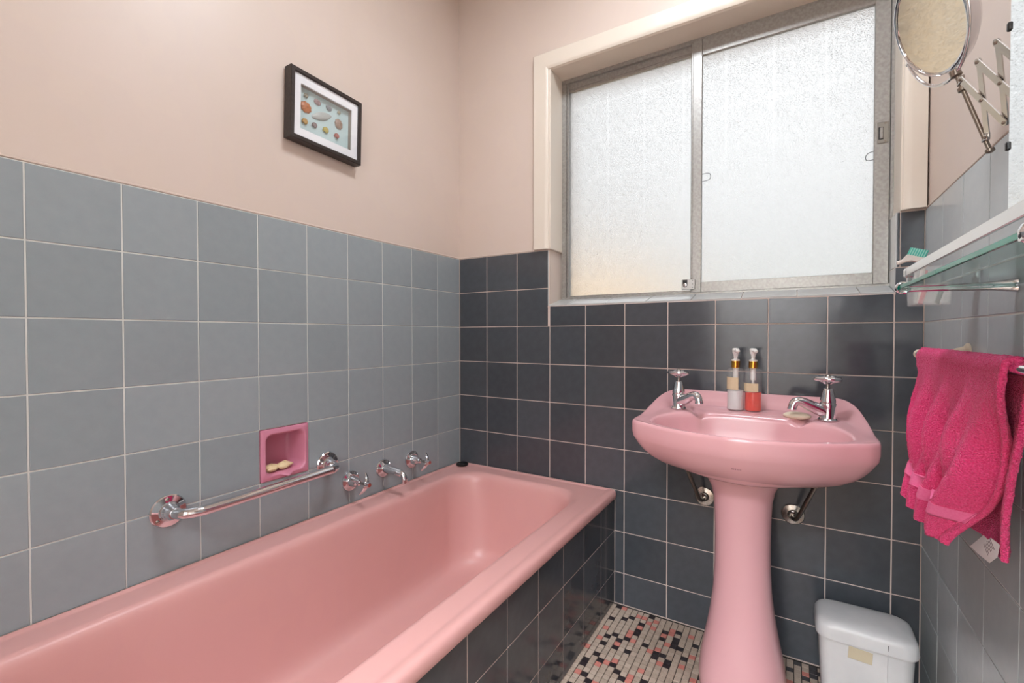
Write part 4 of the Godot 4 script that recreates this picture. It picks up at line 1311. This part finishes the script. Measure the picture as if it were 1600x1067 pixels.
# ---------------------------------------------------------------- towel
func build_towel() -> void:
	var t := thing("towel_rail", "round chrome towel rail on the grey right wall", "towel rail", Vector3(W, 0.953, 0.0))
	put("bar", MB.new().tube([Vector3(-0.073, 0, 0.352), Vector3(-0.073, 0, 1.10)], 0.0078, 18).mesh(), M.chrome, t)
	for z in [0.372, 1.07]:
		put("bracket", MB.new().tube(smooth_path([Vector3(-0.002, 0.008, z), Vector3(-0.02, 0.004, z), Vector3(-0.045, -0.004, z), Vector3(-0.073, -0.001, z)], 4), [0.011, 0.0105, 0.010, 0.0095, 0.009, 0.0085, 0.0085, 0.0085, 0.0085, 0.0085, 0.0085, 0.009, 0.010], 14).lathe(Vector3(-0.0005, 0.004, z), Vector3(-1, 0, 0), [Vector2(0.02, 0), Vector2(0.02, 0.003), Vector2(0.014, 0.007)], 24).mesh(40), M.cream, t)
	put("end_cap", MB.new().ball(Vector3(-0.073, 0, 0.352), Vector3.ONE * 0.0095, 16).mesh(60), M.cream, t)
	# the towel, one sheet folded over the rail
	var tw := thing("towel", "bright pink terry towel hanging folded over the towel rail", "towel", Vector3(W, 0.953, 0.0))
	var n1 := FastNoiseLite.new()
	n1.seed = 5
	n1.frequency = 1.0
	var rr := 0.0115
	var NU := 150
	var lip := func(a: float, b: float, x: float) -> float: return smoothstep(a, b, x)
	# front sheet: s = 0 at the rail top, 1 at the hem
	var front := func(u: float, s: float) -> Vector3:
		var yh := lerpf(-0.285, -0.297, u)
		var y: float
		var x: float
		var k := 0.05
		if s < k:
			var a: float = PI / 2 * (s / k)
			y = rr * cos(a)
			x = -0.073 - rr * sin(a)
		else:
			var q: float = (s - k) / (1.0 - k)
			y = yh * q
			x = -0.073 - rr - 0.004 * pow(q, 0.8)
		var d := -y
		var znear := 0.852 - 0.078 * smoothstep(0.0, 0.14, d) - 0.140 * smoothstep(0.12, 0.33, d)
		var zfar := 0.372 + 0.022 * smoothstep(0.0, 0.05, d) + 0.015 * smoothstep(0.2, 0.29, d)
		var z := lerpf(zfar, znear, u)
		var amp := 0.0145 * smoothstep(0.01, 0.14, d)
		var ph := 0.25 * sin(9.0 * d + 1.0)
		var fold := sin(TAU * (3.6 * u + ph + 0.12)) + 0.55 * sin(TAU * (7.7 * u - 0.6 * ph + 0.4) + 3.0 * d)
		x -= amp * fold
		# the near edge turns back towards the wall
		x += 0.020 * pow(smoothstep(0.9, 1.0, u), 1.5) * smoothstep(0.02, 0.12, d) * smoothstep(0.3, 0.2, d)
		x += 0.010 * pow(smoothstep(0.12, 0.0, u), 2.0)
		return Vector3(x, y, z)
	var back := func(u: float, s: float) -> Vector3:
		var yh := -0.272
		var y: float
		var x: float
		var k := 0.05
		if s < k:
			var a: float = PI / 2 * (s / k)
			y = rr * cos(a)
			x = -0.073 + rr * sin(a)
		else:
			var q: float = (s - k) / (1.0 - k)
			y = yh * q
			x = -0.073 + rr + 0.018 * pow(q, 0.7)
		var d := -y
		var znear := 0.858 - 0.035 * smoothstep(0.0, 0.05, d) - 0.075 * smoothstep(0.04, 0.28, d)
		var z := lerpf(0.37, znear, u)
		x += 0.009 * smoothstep(0.01, 0.14, d) * sin(TAU * (2.4 * u + 0.2 * sin(8.0 * d)) + 0.6)
		x = minf(x, -0.009)
		return Vector3(x, y, z)
	var sheet := func(u: float, v: float) -> Vector3:
		return front.call(u, 1.0 - v * 2.0) if v < 0.5 else back.call(u, v * 2.0 - 1.0)
	var make := func(v0: float, v1: float, nv: int, thick: float, rough: float, lift: float) -> ArrayMesh:
		var grid := []
		for j in nv + 1:
			var row := []
			for i in NU + 1:
				row.append(sheet.call(float(i) / NU, lerpf(v0, v1, float(j) / nv)))
			grid.append(row)
		var outer := []
		var inner := []
		for j in nv + 1:
			var a := []
			var b := []
			for i in NU + 1:
				var du: Vector3 = grid[j][mini(i + 1, NU)] - grid[j][maxi(i - 1, 0)]
				var dv: Vector3 = grid[mini(j + 1, nv)][i] - grid[maxi(j - 1, 0)][i]
				var nr := dv.cross(du).normalized()
				var p: Vector3 = grid[j][i]
				var bump := rough * n1.get_noise_3dv(p * 260.0) + rough * 0.7 * n1.get_noise_3dv(p * 520.0)
				a.append(p - nr * (thick * 0.5 + lift + bump))
				b.append(p + nr * (thick * 0.5 + lift * 0.0 + rough * n1.get_noise_3dv(p * 260.0 + Vector3.ONE * 50.0)))
			outer.append(a)
			inner.append(b)
		var rings := []
		for j in nv + 1:
			var ring := PackedVector3Array()
			for i in NU + 1:
				ring.append(outer[j][i])
			for i in NU + 1:
				ring.append(inner[j][NU - i])
			rings.append(ring)
		return MB.new().loft(rings, true, true, true).mesh(70)
	put("cloth", make.call(0.0, 1.0, 130, 0.0075, 0.0016, 0.0), M.towel, tw)
	# woven border band across the front, near the hem
	put("border_band", make.call(0.075, 0.112, 6, 0.0075, 0.0, 0.0012), M.towel_flat, tw).set_meta("label", "flat woven border band")
	# raised selvedge along the near edge of the front
	var edge := []
	for j in 41:
		edge.append(front.call(0.997, j / 40.0 * 0.99 + 0.01))
	put("selvedge", MB.new().tube(edge, 0.0042, 8).mesh(60), M.towel, tw)
	edge = []
	for j in 41:
		edge.append(back.call(0.997, j / 40.0 * 0.99 + 0.01))
	put("selvedge", MB.new().tube(edge, 0.0042, 8).mesh(60), M.towel, tw)
	# care tags sewn between the layers, hanging below the hem
	var off := Vector3(1.528 - W, -0.953, 0)
	put("care_tag", MB.new().prism([Vector2(0.6166, 0.6495), Vector2(0.6765, 0.6903), Vector2(0.6945, 0.6897), Vector2(0.6452, 0.6522)], off + Vector3(0.0006, 0, 0), Vector3(0, 0, 1), Vector3.UP, Vector3(0.0006, 0, 0)).mesh(), M.paper, tw).set_meta("label", "blank white care tag")
	var tg := put("care_tag", MB.new().prism([Vector2(0.6452, 0.6522), Vector2(0.6700, 0.6730), Vector2(0.6945, 0.6897), Vector2(0.7090, 0.6983), Vector2(0.7412, 0.7009), Vector2(0.7330, 0.6800), Vector2(0.7038, 0.6596)], off, Vector3(0, 0, 1), Vector3.UP, Vector3(0.0006, 0, 0)).mesh(), M.paper, tw)
	tg.set_meta("label", "white care tag with small print")
	var pm := MB.new()
	for k in 7:
		pm.box(off + Vector3(-0.0001, 0.6735 + k * 0.0030, 0.690 + k * 0.0040), Vector3(0.0003, 0.0013, 0.020 - 0.003 * (k % 3)), 0.0, Basis(Vector3.RIGHT, 0.5))
	put("small_print", pm.mesh(), sm(c255(120, 112, 114), 0.8), tg)

# ---------------------------------------------------------------- bin
func build_bin() -> void:
	var t := thing("waste_bin", "white plastic swing lid bin in the corner beside the pedestal", "bin", Vector3(1.446, 0, 0.115))
	var rings := []
	for q in [[0.0, 0.088, 0.056, 0.022], [0.004, 0.091, 0.059, 0.025], [0.1, 0.096, 0.063, 0.026], [0.214, 0.101, 0.067, 0.028]]:
		rings.append(rrect(-q[1], q[1], -q[2], q[2], q[3], q[0], 8))
	put("body", MB.new().loft(rings).mesh(40), M.bin, t)
	put("seam", MB.new().box(Vector3(0.043, 0.107, 0.0648), Vector3(0.0012, 0.2, 0.004), 0.0004, Basis(Vector3.RIGHT, 0.05)).mesh(), M.bin, t)
	rings = []
	for q in [[0.196, 0.1035, 0.0705, 0.030], [0.194, 0.1065, 0.0735, 0.033], [0.199, 0.108, 0.0745, 0.034], [0.222, 0.1065, 0.0735, 0.036], [0.232, 0.102, 0.069, 0.038], [0.238, 0.092, 0.058, 0.036], [0.241, 0.07, 0.036, 0.03], [0.242, 0.03, 0.012, 0.01]]:
		rings.append(rrect(-q[1], q[1], -q[2], q[2], q[3], q[0], 8))
	var lid := put("lid", MB.new().loft(rings).mesh(45), M.bin, t)
	put("lid_gap", MB.new().box(Vector3(0.043, 0.2085, 0.0722), Vector3(0.0016, 0.024, 0.004), 0.0004).mesh(), sm(c255(96, 92, 90), 0.6), lid)
	put("tape", MB.new().box(Vector3(-0.012, 0.172, 0.0668), Vector3(0.050, 0.030, 0.0008), 0.0002, Basis.from_euler(Vector3(-0.03, 0, -0.06))).mesh(), M.tape, t).set_meta("label", "yellowed sticky tape")
